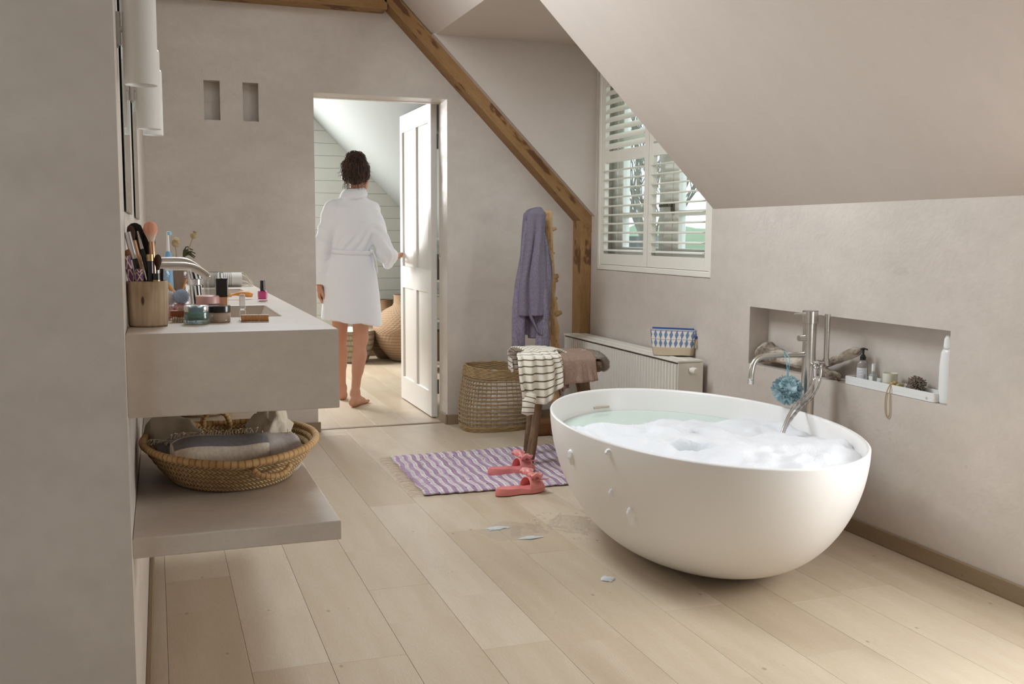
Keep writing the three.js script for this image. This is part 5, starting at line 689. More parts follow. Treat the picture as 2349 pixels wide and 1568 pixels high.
  const fluff = (x, y, zz, r, c, l) => solo('pompom', join([...[...Array(420)].map((_, i) => { const th = Math.acos(1 - 2 * (i + 0.5) / 420), ph = i * 2.39996, n = [sin(th) * cos(ph), cos(th), sin(th) * sin(ph)], j = hash2(i, 3) - 0.5, h = hash2(i, 9) - 0.5, e = r * 1.05; return tube(new THREE.LineCurve3(V3(n[0] * r * 0.85, n[1] * r * 0.85, n[2] * r * 0.85), V3(n[0] * e + j * r * 0.3, max(-r, n[1] * e + h * r * 0.3), n[2] * e - h * r * 0.3)), 0.00045, 1, 3); }), displace(blob(r, 5), (q) => { const k = 0.94 + 0.06 * fbm3(q.x * 500, q.y * 500, q.z * 500, 2); q.multiplyScalar(k); })]), std({ color: c, roughness: 1 }), l, 'pompom', [x, y, zz], 0, 'small pompoms by the glass jar');
  fluff(0.056, Y + 0.05, -2.445 + 0.062, 0.0165, rgb(184, 206, 232), 'pale blue pompom on top, before the glass jar'); fluff(0.053, Y + 0.019, -2.385, 0.017, rgb(240, 188, 196), 'pale pink pompom below the blue one'); fluff(0.025, Y + 0.016, -2.37, 0.0155, rgb(236, 196, 202), 'pink pompom beside the wooden cup'); fluff(0.03, Y + 0.046, -2.40, 0.016, rgb(232, 236, 240), 'white pompom beside the wooden cup');
  const nb = thing('nail_brush', 'little wooden nail brush with bristles, behind the aqua jar', 'brush', [0.047, Y + 0.012, -2.30]);
  mesh('brush_back', rbox(0.034, 0.013, 0.02, 0.003, 0, 0.0065, 0), std({ color: rgb(150, 84, 46), roughness: 0.5 }), nb); mesh('bristles', join([...Array(32)].map((_, i) => bar([-0.012 + (i % 8) * 0.0034, -0.012, -0.006 + floor(i / 8) * 0.004], [-0.012 + (i % 8) * 0.0034, 0.001, -0.006 + floor(i / 8) * 0.004], 0.0011, 5))), std({ color: rgb(186, 150, 96), roughness: 1 }), nb).userData.kind = 'stuff'; mesh('bristles_top', join([...Array(20)].map((_, i) => bar([0.0 + (i % 5) * 0.003, 0.012, -0.005 + floor(i / 5) * 0.0034], [0.002 + (i % 5) * 0.003, 0.02, -0.005 + floor(i / 5) * 0.0034], 0.001, 5))), std({ color: rgb(206, 190, 150), roughness: 1 }), nb).userData.kind = 'stuff';
  const tb = thing('tumbler', 'clear drinking glass behind the pink lidded jar', 'glass', [0.166, Y, -3.15]);
  mesh('glass_wall', lathe([[0, 0], [0.025, 0], [0.0265, 0.003], [0.030, 0.078], [0.0288, 0.078], [0.0255, 0.008], [0, 0.007]], 40), phys({ color: rgb(236, 236, 234), transmission: 0.95, thickness: 0, roughness: 0.03, ior: 1.35 }), tb);
  const rz = thing('wooden_razor', 'orange wooden handled brush lying between the two basins', 'brush', [0.235, Y + 0.008, -3.05], 0.15);
  mesh('handle', displace(tube([[-0.05, -0.002, 0.01], [-0.02, 0.008, 0], [0.012, 0.01, 0], [0.036, 0.004, 0]], (t) => 0.0045 + 0.006 * smooth(0.35, 0.75, t) - 0.003 * smooth(0.85, 1, t), 30, 12), (q) => { q.y *= 0.8; }), std({ color: rgb(222, 152, 74), roughness: 0.45 }), rz); mesh('head_bristles', join([...Array(18)].map((_, i) => bar([-0.052 + i * 0.0016, 0.0, 0.01 - i * 0.0004], [-0.056 + i * 0.0014, 0.018, 0.012], 0.0008, 5))), std({ color: rgb(226, 200, 160), roughness: 1 }), rz);
  const ebM = std({ color: rgb(120, 176, 214), roughness: 0.4 }), eb = thing('electric_toothbrush', 'blue and white electric toothbrush behind the wall taps', 'toothbrush', [0.044, Y, -3.4]);
  mesh('brush_handle', lathe([[0, 0], [0.013, 0], [0.014, 0.004], [0.012, 0.09], [0.0095, 0.125], [0.006, 0.135], [0, 0.135]], 24), ebM, eb); mesh('grip', lathe([[0.0118, 0.092], [0.0128, 0.094], [0.0118, 0.104], [0.0108, 0.106]], 24), std({ color: rgb(196, 72, 96), roughness: 0.6 }), eb); mesh('brush_neck', lathe([[0, 0.133], [0.0055, 0.133], [0.004, 0.18], [0.0038, 0.196], [0, 0.198]], 16), M.whitePlastic, eb); mesh('brush_head', join([cyl(0.006, 0.0062, 0.008, 16).rotateX(PI / 2).rotateY(0.9).translate(0.003, 0.192, 0.002)]), std({ color: rgb(150, 204, 222), roughness: 0.7 }), eb);
  const vs = thing('brown_vase', 'low brown rough vase with dried poppy heads behind the taps', 'vase', [0.078, Y, -3.57]);
  mesh('vase_body', displace(rbox(0.056, 0.094, 0.045, 0.008, 0, 0.047, 0, 4), (q) => { const k = 1 + 0.03 * (fbm3(q.x * 200, q.y * 200, q.z * 200) - 0.5); q.x *= k; q.z *= k; }), std({ color: rgb(120, 98, 82), roughness: 1 }), vs);
  const podM = std({ map: tex(128, 128, (u, v) => { const n = fbm(u * 20, v * 12, 3, 20, 12); return mix3(C8(198, 180, 144), C8(146, 124, 92), n); }), roughness: 0.9 });
  const pod = (name, label, a, b, c, r, tilt) => { const p = thing(name, label, 'dried flower', [0, 0, -3.57], 0, 'dried poppy heads'); mesh('stem', tube([a, [(a[0] + b[0]) / 2 + 0.004, (a[1] + b[1]) / 2, 0], b], 0.0018, 16, 6), podM, p); const g = lathe([[0, 0], [r * 0.35, 0.001], [r * 0.8, r * 0.5], [r, r], [r * 0.85, r * 1.55], [r * 0.4, r * 1.9], [r * 0.5, r * 2.05], [r * 0.62, r * 2.3], [0, r * 2.1]], 24); displace(g, (q) => { const an = Math.atan2(q.z, q.x), k = 1 + 0.06 * sin(an * 10) * (q.y > r * 1.8 ? 2.4 : 1); q.x *= k; q.z *= k; }); g.rotateX(tilt[0]); g.rotateZ(tilt[1]); g.translate(...b); mesh('seed_head', g, podM, p); };
  pod('poppy_head', 'round dried poppy head on the left, seen from above its crown', [0.066, Y + 0.08, 0], [0.0695, 1.158, 0.0], 0, 0.0145, [0.7, -0.15]); pod('poppy_head', 'taller dried poppy head leaning right above the taps', [0.08, Y + 0.08, 0], [0.125, 1.183, 0], 0, 0.0115, [0, -0.35]);
  const lf = thing('dried_sprig', 'dark green dried sprig beside the poppy heads', 'sprig', [0, 0, -3.57]); mesh('leaves', join([...Array(9)].map((_, i) => { const a = -0.3 + i * 0.22, L = 0.03 + 0.01 * sin(i * 3); return tube([[0.095, 1.125, 0], [0.095 + L * 0.6 * cos(a), 1.135 + L * 0.6 * sin(a) * 0.9, 0.004 * sin(i * 2)], [0.098 + L * cos(a) * 1.1, 1.133 + L * sin(a) * 0.7 - 0.008 * cos(a), 0.008 * sin(i * 2)]], (t) => 0.0026 * (1 - 0.7 * t) + 0.001, 8, 6); })), std({ color: rgb(72, 76, 52), roughness: 1 }), lf); mesh('stem', tube([[0.084, Y + 0.08, 0], [0.09, 1.11, 0], [0.095, 1.127, 0]], 0.0015, 8, 6), podM, lf);
  // rolled hand towel at the far end
  const tw = thing('hand_towel', 'rolled grey hand towel with dark stripes and fringe at the far end of the vanity', 'towel', [0.215, Y, -3.8]);
  const spiral = (u, v) => { const a = u * 5.2 * PI, R = 0.012 + 0.0152 * u; return V3((v - 0.5) * 0.17, 0.0275 + R * cos(a) * 0.95, R * sin(a) * 1.3); };
  mesh('towel_roll', sheet(120, 14, spiral, 0.003, [1, 1]), std({ map: tex(32, 256, (u, v) => { const s = v > 0.42 && v < 0.78 && ((v * 26) % 1) < 0.35; return s ? C8(112, 112, 116) : C8(206, 202, 196); }), roughness: 1 }), tw);
  const rr = rngOf(5); mesh('fringe', join([...Array(26)].map((_, i) => { const a = i * 0.9, R = 0.026; const p = [0.085, 0.0275 + R * cos(a), R * sin(a) * 1.3]; return tube([p, [0.1, p[1] * 0.8, p[2] + 0.006 * (rr() - 0.5)], [0.11 + 0.02 * rr(), max(0.002, p[1] * 0.25), p[2] + 0.012 * (rr() - 0.5)]], 0.0012, 6, 5); })), std({ color: rgb(216, 206, 190), roughness: 1 }), tw).userData.kind = 'stuff';
}
// ---------------------------------------------------------------- palm basket with towels on the shelf
{
  const SY = 0.6085, braidMap = tex(512, 512, (u, v) => { const row = v * 6, f = row % 1, s = abs(f - 0.5) * 2, p = mod(u * 12 + s * 0.9 + floor(row) * 0.5, 1), e = smooth(0.1, 0.6, 1 - abs(p - 0.5) * 2), g = smooth(0.9, 1.0, s), n = hash2(floor(u * 12), floor(row * 2)); return mix3(mix3(C8(146, 112, 72), C8(214, 184, 136), e * (0.7 + 0.4 * n)), C8(96, 70, 42), 0.6 * g); }, true, 9, 1), braidBump = tex(512, 512, (u, v) => { const row = v * 6, f = row % 1, s = abs(f - 0.5) * 2, p = mod(u * 12 + s * 0.9 + floor(row) * 0.5, 1); return 0.6 * (1 - s * s) + 0.4 * (1 - abs(p - 0.5) * 2); }, false, 9, 1), braid = std({ map: braidMap, bumpMap: braidBump, bumpScale: 0.005, roughness: 0.8 });
  const rimM = std({ map: tex(16, 1024, (u, v) => { const f = (v * 96) % 1, n = hash2(floor(v * 96), 2); return f < 0.2 ? C8(164, 124, 78) : mix3(C8(216, 178, 126), C8(198, 158, 106), n); }), roughness: 0.75 });
  const b = thing('palm_basket', 'round shallow palm-leaf basket full of towels on the shelf', 'basket', [0.166, SY, -2.535]);
  const R = (v) => [lerp(0.135, 0.205, Math.pow(v, 0.8)), lerp(0.175, 0.26, Math.pow(v, 0.8))], rimY = (a) => 0.078 + 0.012 * abs(cos(a)) ;
  const surf = (k, off) => grid(96, 24, (u, v) => { const a = u * 2 * PI, [rx, rz] = R(v), bulge = 0.004 * abs(sin(v * 6 * PI)); return V3(cos(a) * (rx + bulge * k - off), v * rimY(a) + (off ? 0.004 * (1 - v) : 0.0), -sin(a) * (rz + bulge * k - off)); }, { closedU: true });
  mesh('basket_wall', join([surf(1, 0), displace(new THREE.CircleGeometry(1, 64).rotateX(-PI / 2), (q) => { q.x *= 0.137; q.z *= 0.177; q.y = 0.003; })]), braid, b);
  mesh('basket_lining', (() => { const g = surf(-1, 0.006); const ix = g.index.array; for (let i = 0; i < ix.length; i += 3) { const t = ix[i]; ix[i] = ix[i + 1]; ix[i + 1] = t; } g.computeVertexNormals(); return g; })(), braid, b);
  const rimG = (n, f, r, closed) => { const g = tube(curveOf([...Array(n)].map((_, i) => f(i)), closed), r, 160, 12, closed); const uv = g.attributes.uv, L = uv.getY(uv.count - 13) || 1; for (let i = 0; i < uv.count; i++) uv.setXY(i, uv.getX(i), clamp(uv.getY(i) / 1.46)); return g; };
  mesh('rim', rimG(48, (i) => { const a = (i / 48) * 2 * PI, [rx, rz] = R(1); return [cos(a) * rx, rimY(a) + 0.003, -sin(a) * rz]; }, 0.0085, true), rimM, b);
  mesh('handle', join([tube([[0.03, 0.066, 0.253], [0.045, 0.054, 0.262], [0.075, 0.05, 0.26], [0.10, 0.055, 0.248], [0.115, 0.068, 0.232]], 0.0065, 24, 10)]), rimM, b);
  mesh('handle', join([tube([[-0.055, 0.075, -0.25], [-0.052, 0.105, -0.235], [-0.03, 0.122, -0.225], [0.0, 0.115, -0.225], [0.012, 0.09, -0.235], [0.014, 0.07, -0.245]], 0.0075, 30, 10)]), rimM, b);
  const linen = (st) => std({ map: tex(256, 256, (u, v) => { const n = 0.93 + 0.14 * fbm(u * 60, v * 60, 2, 60); const c = st(u, v); return [c[0] * n, c[1] * n, c[2] * n]; }), roughness: 1 });
  const roll = (name, label, c, len, r, turn, m, flat = 0.72) => { const t = thing(name, label, 'towel', c, turn, 'towels in the palm basket'); mesh('towel_roll', (() => { const g = grid(48, 26, (u, v) => { const a = u * 2 * PI, x = (v - 0.5) * len, e = 1 - 0.25 * Math.pow(abs(v - 0.5) * 2, 8), w = 1 + 0.03 * sin(a * 3 + v * 5) + 0.05 * (fbm(u * 6, v * 5, 2, 6) - 0.5); return V3(x, r * flat * e * w * Math.sign(sin(a)) * Math.pow(abs(sin(a)), 0.8) + 0.003 * sin(v * 7), r * e * w * cos(a)); }, { closedU: true }); const caps = [0, 1].map((s) => grid(24, 6, (u, v) => { const a = u * 2 * PI * (s ? 1 : -1), k = 0.75 * v; return V3((s - 0.5) * len + (s ? 1 : -1) * 0.004 * (1 - v), r * flat * k * Math.sign(sin(a)) * Math.pow(abs(sin(a)), 0.8), r * k * cos(a)); }, { closedU: true })); return join([g, ...caps]); })(), m, t); return t; };
  const strand = (n, seed, f, col, par) => { const q = rngOf(seed); const o = mesh('fringe', join([...Array(n)].map((_, i) => tube(f(i / (n - 1), q), 0.0013, 7, 5))), std({ color: col, roughness: 1 }), par); o.userData.kind = 'stuff'; };
  const t1 = roll('bath_towel', 'thick cream towel with a broad grey stripe lying in front in the basket', [0.133, SY + 0.082, -2.415], 0.215, 0.056, 0.12, linen((u, v) => (u > 0.09 && u < 0.26) ? C8(128, 126, 128) : C8(222, 210, 194)));
  strand(30, 2, (k, q) => { const x = lerp(-0.105, 0.09, k); return [[x, 0.036, -0.03], [x + 0.01 * (q() - 0.5), 0.048, -0.022], [x + 0.022 * (q() - 0.5), 0.05 + 0.004 * q(), -0.006 + 0.012 * q()]]; }, rgb(206, 192, 172), t1);
  const t2 = roll('bath_towel', 'pale grey towel peeping out at the right end of the basket', [0.262, SY + 0.062, -2.46], 0.11, 0.055, 0.35, linen(() => C8(206, 200, 198)), 0.9);
  const t3 = roll('bath_towel', 'dark grey towel with knotted fringe at the left end of the basket', [0.05, SY + 0.068, -2.49], 0.09, 0.05, -0.5, linen(() => C8(132, 127, 126)));
  strand(24, 8, (k, q) => { const x = lerp(-0.05, 0.03, k); return [[x, 0.03, 0.03], [x - 0.012 * q(), 0.042, 0.042], [x - 0.02 * q(), 0.03 + 0.02 * q(), 0.056]]; }, rgb(198, 188, 176), t3);
  const cw = thing('throw_cloth', 'crumpled cream throw cloth with fringes heaped at the back right of the basket', 'throw', [0.252, SY + 0.09, -2.53]);
  mesh('cloth', displace(blob(1, 6), (q) => { const n = q.clone(), f = fbm3(n.x * 2 + 4, n.y * 2.4, n.z * 2, 4), rid = 1 - abs(sin(7 * f + 7 * n.x + 3 * n.z + 2 * n.y)); const k = 0.78 + 0.3 * (f - 0.5) + 0.2 * rid * rid; q.set(n.x * 0.06 * k * (1.1 - 0.25 * n.y), n.y * 0.098 * k * (1 + 0.25 * n.x) + 0.03 * max(0, n.x), n.z * 0.075 * k); }), linen(() => C8(232, 220, 200)), cw);
  strand(26, 4, (k, q) => { const x = lerp(-0.02, 0.06, k); return [[x, 0.03 - 0.02 * q(), 0.065], [x + 0.012 * (q() - 0.5), -0.01 - 0.01 * q(), 0.082], [x + 0.03 * (q() - 0.5), -0.032 - 0.008 * q(), 0.084 + 0.01 * q()]]; }, rgb(232, 216, 192), cw);
  const cl = thing('throw_cloth', 'beige folded cloth at the back left of the basket', 'throw', [0.035, SY + 0.085, -2.63]);
  mesh('cloth', displace(blob(1, 5), (q) => { const n = q.clone(), f = fbm3(n.x * 2 + 8, n.y * 2.4, n.z * 2, 3), rid = 1 - abs(sin(6 * f + 6 * n.x + 2 * n.z)), k = 0.8 + 0.3 * (f - 0.5) + 0.16 * rid * rid; q.set(n.x * 0.08 * k, n.y * 0.07 * k * (1 - 0.4 * n.x), n.z * 0.07 * k); }), linen(() => C8(206, 192, 170)), cl);
  const mg = thing('folded_cloth', 'flat folded white and grey cloth under the rolled towels at the front', 'cloth', [0.175, SY + 0.036, -2.45], 0.25);
  mesh('cloth', join([0, 1, 2].map((k) => rbox(0.15 - 0.01 * k, 0.007, 0.14, 0.003, 0, k * 0.009, 0))), std({ color: rgb(206, 206, 208), roughness: 1 }), mg);
  // a straw basket farther back on the shelf
  const sb = thing('straw_basket', 'pale straw basket standing farther back on the shelf', 'basket', [0.135, SY, -3.46]);
  mesh('basket_wall', displace(lathe([[0, 0.0], [0.08, 0.0], [0.105, 0.012], [0.125, 0.06], [0.13, 0.13], [0.127, 0.135], [0.12, 0.06], [0.1, 0.016], [0, 0.01]], 60), (q) => { q.y += 0.0; }), std({ map: tex(256, 256, (u, v) => { const f = (v * 22) % 1, p = (u * 60 + floor(v * 22) * 0.5) % 1; return mix3(C8(160, 132, 94), C8(226, 206, 170), smooth(0, 0.4, f) * smooth(0, 0.3, p)); }), roughness: 0.9 }), sb);
}
// ---------------------------------------------------------------- baskets and shelf in the room beyond
{
  const weave = (a, b, n, m) => std({ map: tex(512, 512, (u, v) => { const r = (v * m) % 1, p = (u * n + (floor(v * m) % 2) * 0.5) % 1, k = smooth(0, 0.3, r) * smooth(1, 0.7, r) * (0.6 + 0.4 * smooth(0, 0.3, p) * smooth(1, 0.7, p)), w = fbm(u * 6, v * 6, 4, 6), s = fbm(u * 14, v * 2, 3, 14, 2); return mix3(mix3(b, a, k * (0.6 + 0.6 * w)), C8(116, 84, 58), 0.45 * smooth(0.5, 0.8, s) * smooth(0.2, 0.5, v) * smooth(0.75, 0.5, v)); }), roughness: 0.95, bumpMap: tex(256, 256, (u, v) => 0.5 + 0.5 * sin(v * 2 * PI * 32) * sin(u * 2 * PI * 40), false), bumpScale: 0.003 });
  const g1 = thing('gourd_basket', 'large narrow-necked woven jar basket beyond the door, half hidden by the door leaf', 'basket', [2.245, 0, -9.4]);
  mesh('basket_wall', displace(lathe([[0, 0], [0.10, 0], [0.14, 0.02], [0.24, 0.14], [0.295, 0.28], [0.30, 0.33], [0.27, 0.42], [0.19, 0.49], [0.115, 0.53], [0.10, 0.56], [0.10, 0.62], [0.108, 0.635], [0.098, 0.63], [0.088, 0.56], [0.06, 0.5], [0, 0.48]], 64), (q) => { const k = 1 + 0.02 * (fbm3(q.x * 8, q.y * 8, q.z * 8) - 0.5); q.x *= k; q.z *= k; }), weave(C8(184, 158, 130), C8(150, 122, 96), 90, 70), g1);
  const g2 = thing('gourd_basket', 'smaller dark woven jar basket behind the large one, beyond the door', 'basket', [2.12, 0, -9.66]);
  mesh('basket_wall', lathe([[0, 0], [0.08, 0], [0.16, 0.1], [0.18, 0.25], [0.14, 0.42], [0.075, 0.5], [0.07, 0.56], [0.076, 0.575], [0.064, 0.57], [0.06, 0.5], [0, 0.46]], 48), weave(C8(152, 126, 98), C8(112, 88, 66), 60, 50), g2);
  const g3 = thing('woven_bowl', 'wide grey brown bowl basket beyond the door, behind the person', 'basket', [1.75, 0, -9.45]);
  mesh('basket_wall', lathe([[0, 0], [0.12, 0], [0.15, 0.015], [0.2, 0.16], [0.215, 0.29], [0.22, 0.3], [0.21, 0.305], [0.2, 0.28], [0.18, 0.16], [0.13, 0.03], [0, 0.02]], 48), weave(C8(172, 160, 140), C8(126, 112, 94), 50, 26), g3);
  mesh('lining', displace(new THREE.SphereGeometry(0.2, 32, 12, 0, 2 * PI, 0, PI / 2), (q) => { q.y = 0.27 + q.y * 0.3 * (0.7 + 0.6 * fbm3(q.x * 14, 2, q.z * 14)); }), std({ color: rgb(206, 202, 192), roughness: 1 }), g3);
  const sh = thing('open_shelf', 'white open shelf seen through the gap at the door hinges', 'shelf', [2.35, 0, -8.7]);
  for (const x of [-0.18, 0.5]) mesh('side_panel', rbox(0.025, 1.18, 0.32, 0.002, x, 0.59, 0), M.whitePaint, sh); for (const y of [0.08, 0.45, 0.8, 1.165]) mesh('shelf_board', rbox(0.66, 0.022, 0.31, 0.002, 0.16, y, 0), M.whitePaint, sh);
  const bx = (y, h, c, l) => solo('storage_box', rbox(0.3, h, 0.26, 0.012, 0, h / 2, 0), std({ color: c, roughness: 0.9 }), l, 'box', [2.36, y + 0.0115, -8.69], 0); bx(0.08, 0.26, rgb(112, 92, 74), 'brown storage box on the lowest board of the open shelf'); bx(0.45, 0.2, rgb(214, 208, 200), 'pale storage box on the middle board of the open shelf'); bx(0.8, 0.17, rgb(84, 82, 84), 'dark storage box on the upper board of the open shelf');
}
// ---------------------------------------------------------------- woman in a white bathrobe
{
  const P = thing('person', 'barefoot dark-haired woman in white bathrobe seen from behind, walking out, touching the open door', 'person', [1.31, 0, -7.05]);
  const O = [1.31, 0, -7.05], L = (x, y, z) => [x - O[0], y - O[1], z - O[2]];
  const skin = phys({ color: rgb(196, 144, 118), roughness: 0.55, sheen: 0.2 });
  // joints
  const J = {
    hipL: L(1.235, 0.86, -7.07), kneeL: L(1.238, 0.475, -7.17), ankL: L(1.272, 0.085, -7.30), heelL: L(1.272, 0.034, -7.275), ballL: L(1.262, 0.022, -7.43), toeL: L(1.258, 0.016, -7.485),
    hipR: L(1.375, 0.86, -7.05), kneeR: L(1.362, 0.47, -7.03), ankR: L(1.306, 0.095, -6.965), heelR: L(1.290, 0.036, -6.935), ballR: L(1.362, 0.020, -7.055), toeR: L(1.392, 0.016, -7.10),
    shL: L(1.175, 1.375, -7.05), elL: L(1.098, 1.115, -7.02), wrL: L(1.086, 0.845, -7.06), shR: L(1.447, 1.375, -7.05), elR: L(1.535, 1.075, -7.0), wrR: L(1.628, 1.035, -7.125),
    neck: L(1.325, 1.42, -7.05), head: L(1.368, 1.572, -7.09), pelvis: L(1.305, 0.92, -7.06), chest: L(1.312, 1.28, -7.05),
  };
  const bones = [['hipL', 'kneeL', 0.082, 0.05], ['kneeL', 'ankL', 0.047, 0.029], ['hipR', 'kneeR', 0.082, 0.05], ['kneeR', 'ankR', 0.047, 0.029], ['shL', 'elL', 0.045, 0.036], ['elL', 'wrL', 0.036, 0.025], ['shR', 'elR', 0.045, 0.036], ['elR', 'wrR', 0.036, 0.025], ['neck', 'head', 0.05, 0.046], ['pelvis', 'chest', 0.09, 0.085], ['chest', 'neck', 0.075, 0.05], ['hipL', 'hipR', 0.1, 0.1], ['shL', 'shR', 0.05, 0.05]];
  const mid = (a, b, t, o) => [0, 1, 2].map((k) => lerp(J[a][k], J[b][k], t) + o[k]);
  const calfL = mid('kneeL', 'ankL', 0.3, [0, 0, 0.014]), calfL2 = mid('kneeL', 'ankL', 0.55, [0, 0, 0.006]), calfR = mid('kneeR', 'ankR', 0.3, [0.006, 0, 0.014]), calfR2 = mid('kneeR', 'ankR', 0.58, [0.003, 0, 0.006]);
  const body = (x, y, z) => {
    let d = 9; for (const [a, b, ra, rb] of bones) d = smin(d, capsule(x, y, z, J[a], J[b], ra, rb), 0.03);
    d = smin(d, capsule(x, y, z, calfL, calfL2, 0.047, 0.034), 0.03); d = smin(d, capsule(x, y, z, calfR, calfR2, 0.047, 0.034), 0.03);
    return d;
  };
  const foot = (s) => (x, y, z) => {
    let d = capsule(x, y, z, J['ank' + s], J['heel' + s], 0.029, 0.032); d = smin(d, capsule(x, y, z, J['ank' + s], J['ball' + s], 0.028, 0.02), 0.03); d = smin(d, capsule(x, y, z, J['heel' + s], J['ball' + s], 0.03, 0.03), 0.02);
    const b = J['ball' + s], t = J['toe' + s], dx = t[0] - b[0], dz = t[2] - b[2], l = Math.hypot(dx, dz), nx = -dz / l, nz = dx / l; d = smin(d, capsule(x, y, z, [b[0] + nx * 0.02, b[1], b[2] + nz * 0.02], [b[0] - nx * 0.024, b[1], b[2] - nz * 0.024], 0.02, 0.018), 0.02);
    for (let k = 0; k < 5; k++) { const o = lerp(0.03, -0.032, k / 4) * (s === 'L' ? -1 : 1), len = [1.15, 1.05, 0.9, 0.72, 0.5][k], r = [0.0115, 0.0085, 0.008, 0.0078, 0.0075][k]; d = smin(d, capsule(x, y, z, [b[0] + nx * o, b[1] - 0.004, b[2] + nz * o], [b[0] + nx * o * 1.05 + dx * len, t[1] - 0.003, b[2] + nz * o * 1.05 + dz * len], r * 1.15, r), 0.008); }
    d = smin(d, capsule(x, y, z, J['ank' + s], [J['ank' + s][0] + (J['knee' + s][0] - J['ank' + s][0]) * 0.25, 0.2, J['ank' + s][2] + (J['knee' + s][2] - J['ank' + s][2]) * 0.25], 0.0275, 0.031), 0.02);
    d = max(d, -(y - 0.001)); return d;
  };
  // a hand: palm from wrist along dir w, spread along s, back of the hand along n; fingers curl against n
  const handSdf = (wr, w, s, n, curl, thumbOut) => {
    const at = (a, b, c) => [0, 1, 2].map((k) => wr[k] + w[k] * a + s[k] * b + n[k] * c), segs = [];
    segs.push([at(-0.03, 0, 0), at(0.02, 0, 0), 0.0235, 0.021, 0.012]);
    for (let f = 0; f < 4; f++) { const b = lerp(-0.026, 0.028, f / 3); segs.push([at(0.012, b * 0.6, 0), at(0.078 - 0.004 * abs(f - 1), b, 0.002), 0.0155, 0.0125, 0.014]); }
    const lens = [[0.038, 0.024, 0.019], [0.043, 0.028, 0.021], [0.040, 0.026, 0.020], [0.030, 0.020, 0.017]];
    for (let f = 0; f < 4; f++) { let b = lerp(-0.028, 0.030, f / 3), a = 0.080 - 0.004 * abs(f - 1), c = 0.002, ang = 0; for (let k = 0; k < 3; k++) { ang += curl[k] * (1 + 0.12 * (f - 1)); const l = lens[f][k], a2 = a + cos(ang) * l, c2 = c - sin(ang) * l, b2 = b + (f - 1.5) * 0.0012; segs.push([at(a, b, c), at(a2, b2, c2), 0.0092 - 0.0009 * k, 0.0084 - 0.0009 * k, 0.004]); a = a2; c = c2; b = b2; } }
    segs.push([at(0.012, -0.02, -0.004), at(0.040, -0.042, -0.016), 0.0145, 0.0115, 0.012]); segs.push([at(0.040, -0.042, -0.016), at(0.066, -0.046 - thumbOut, -0.026), 0.0108, 0.0098, 0.004]); segs.push([at(0.066, -0.046 - thumbOut, -0.026), at(0.088, -0.042 - thumbOut, -0.034), 0.0098, 0.008, 0.004]);
    return { f: (x, y, z) => { let d = 9; for (const [p, q, ra, rb, k] of segs) d = smin(d, capsule(x, y, z, p, q, ra, rb), k); return d; }, segs };
  };
  const norm = (v) => { const l = Math.hypot(...v); return v.map((x) => x / l); }, cross = (a, b) => [a[1] * b[2] - a[2] * b[1], a[2] * b[0] - a[0] * b[2], a[0] * b[1] - a[1] * b[0]];
  const handL = handSdf(J.wrL, norm([0.02, -1, -0.12]), norm([0.25, 0, -1]), norm([-1, 0, -0.25]), [0.5, 0.6, 0.45], 0.004);
  const wR = norm([0.66, 0.28, -0.70]), nR = norm([-0.35, 0.86, 0.05]), sR = norm(cross(nR, wR)), handR = handSdf(J.wrR, wR, [-sR[0], -sR[1], -sR[2]], norm(cross(wR, sR).map((v) => -v * -1)), [0.45, 0.75, 0.4], 0.002);
  const bounds = (h) => { const lo = [9, 9, 9], hi = [-9, -9, -9]; for (const [p, q] of h.segs) for (const v of [p, q]) for (let k = 0; k < 3; k++) { lo[k] = min(lo[k], v[k] - 0.03); hi[k] = max(hi[k], v[k] + 0.03); } return [lo, hi]; };
  const hc = J.head, hy = -0.62, ch = cos(hy), sh = sin(hy);          // head turned a little to her right
  const headSdf = (X, Y, Z) => {
    const dx = X - hc[0], y = Y - hc[1], dz = Z - hc[2], x = dx * ch - dz * sh, z = -(dx * sh + dz * ch); // z forward = towards the face
    const ell = (cx, cy, cz, rx, ry, rz) => { const a = (x - cx) / rx, b = (y - cy) / ry, c = (z - cz) / rz, k = sqrt(a * a + b * b + c * c); return (k - 1) * min(rx, ry, rz); };
    let d = ell(0, 0.055, -0.012, 0.073, 0.088, 0.092); d = smin(d, ell(0, -0.012, 0.028, 0.056, 0.068, 0.062), 0.03); d = smin(d, ell(0, -0.062, 0.06, 0.022, 0.018, 0.02), 0.025);
    d = smin(d, ell(0, 0.012, 0.092, 0.011, 0.022, 0.014), 0.014); d = smin(d, ell(0, 0.0, 0.10, 0.013, 0.010, 0.012), 0.01); d = smin(d, ell(0, -0.032, 0.082, 0.022, 0.006, 0.010), 0.008); d = smin(d, ell(0, -0.044, 0.080, 0.02, 0.007, 0.010), 0.008);
    for (const sx of [-1, 1]) { d = max(d, -ell(sx * 0.03, 0.03, 0.098, 0.017, 0.011, 0.02)); d = smin(d, ell(sx * 0.03, 0.03, 0.078, 0.014, 0.010, 0.013), 0.004); d = smin(d, ell(sx * 0.07, 0.012, -0.005, 0.010, 0.031, 0.019), 0.006); d = max(d, -ell(sx * 0.082, 0.015, 0.0, 0.008, 0.019, 0.010)); }
    return smin(d, capsule(X, Y, Z, [J.neck[0], J.neck[1] - 0.02, J.neck[2]], [hc[0] - 0.006, hc[1] - 0.02, hc[2] + 0.012], 0.05, 0.047), 0.03);
  };
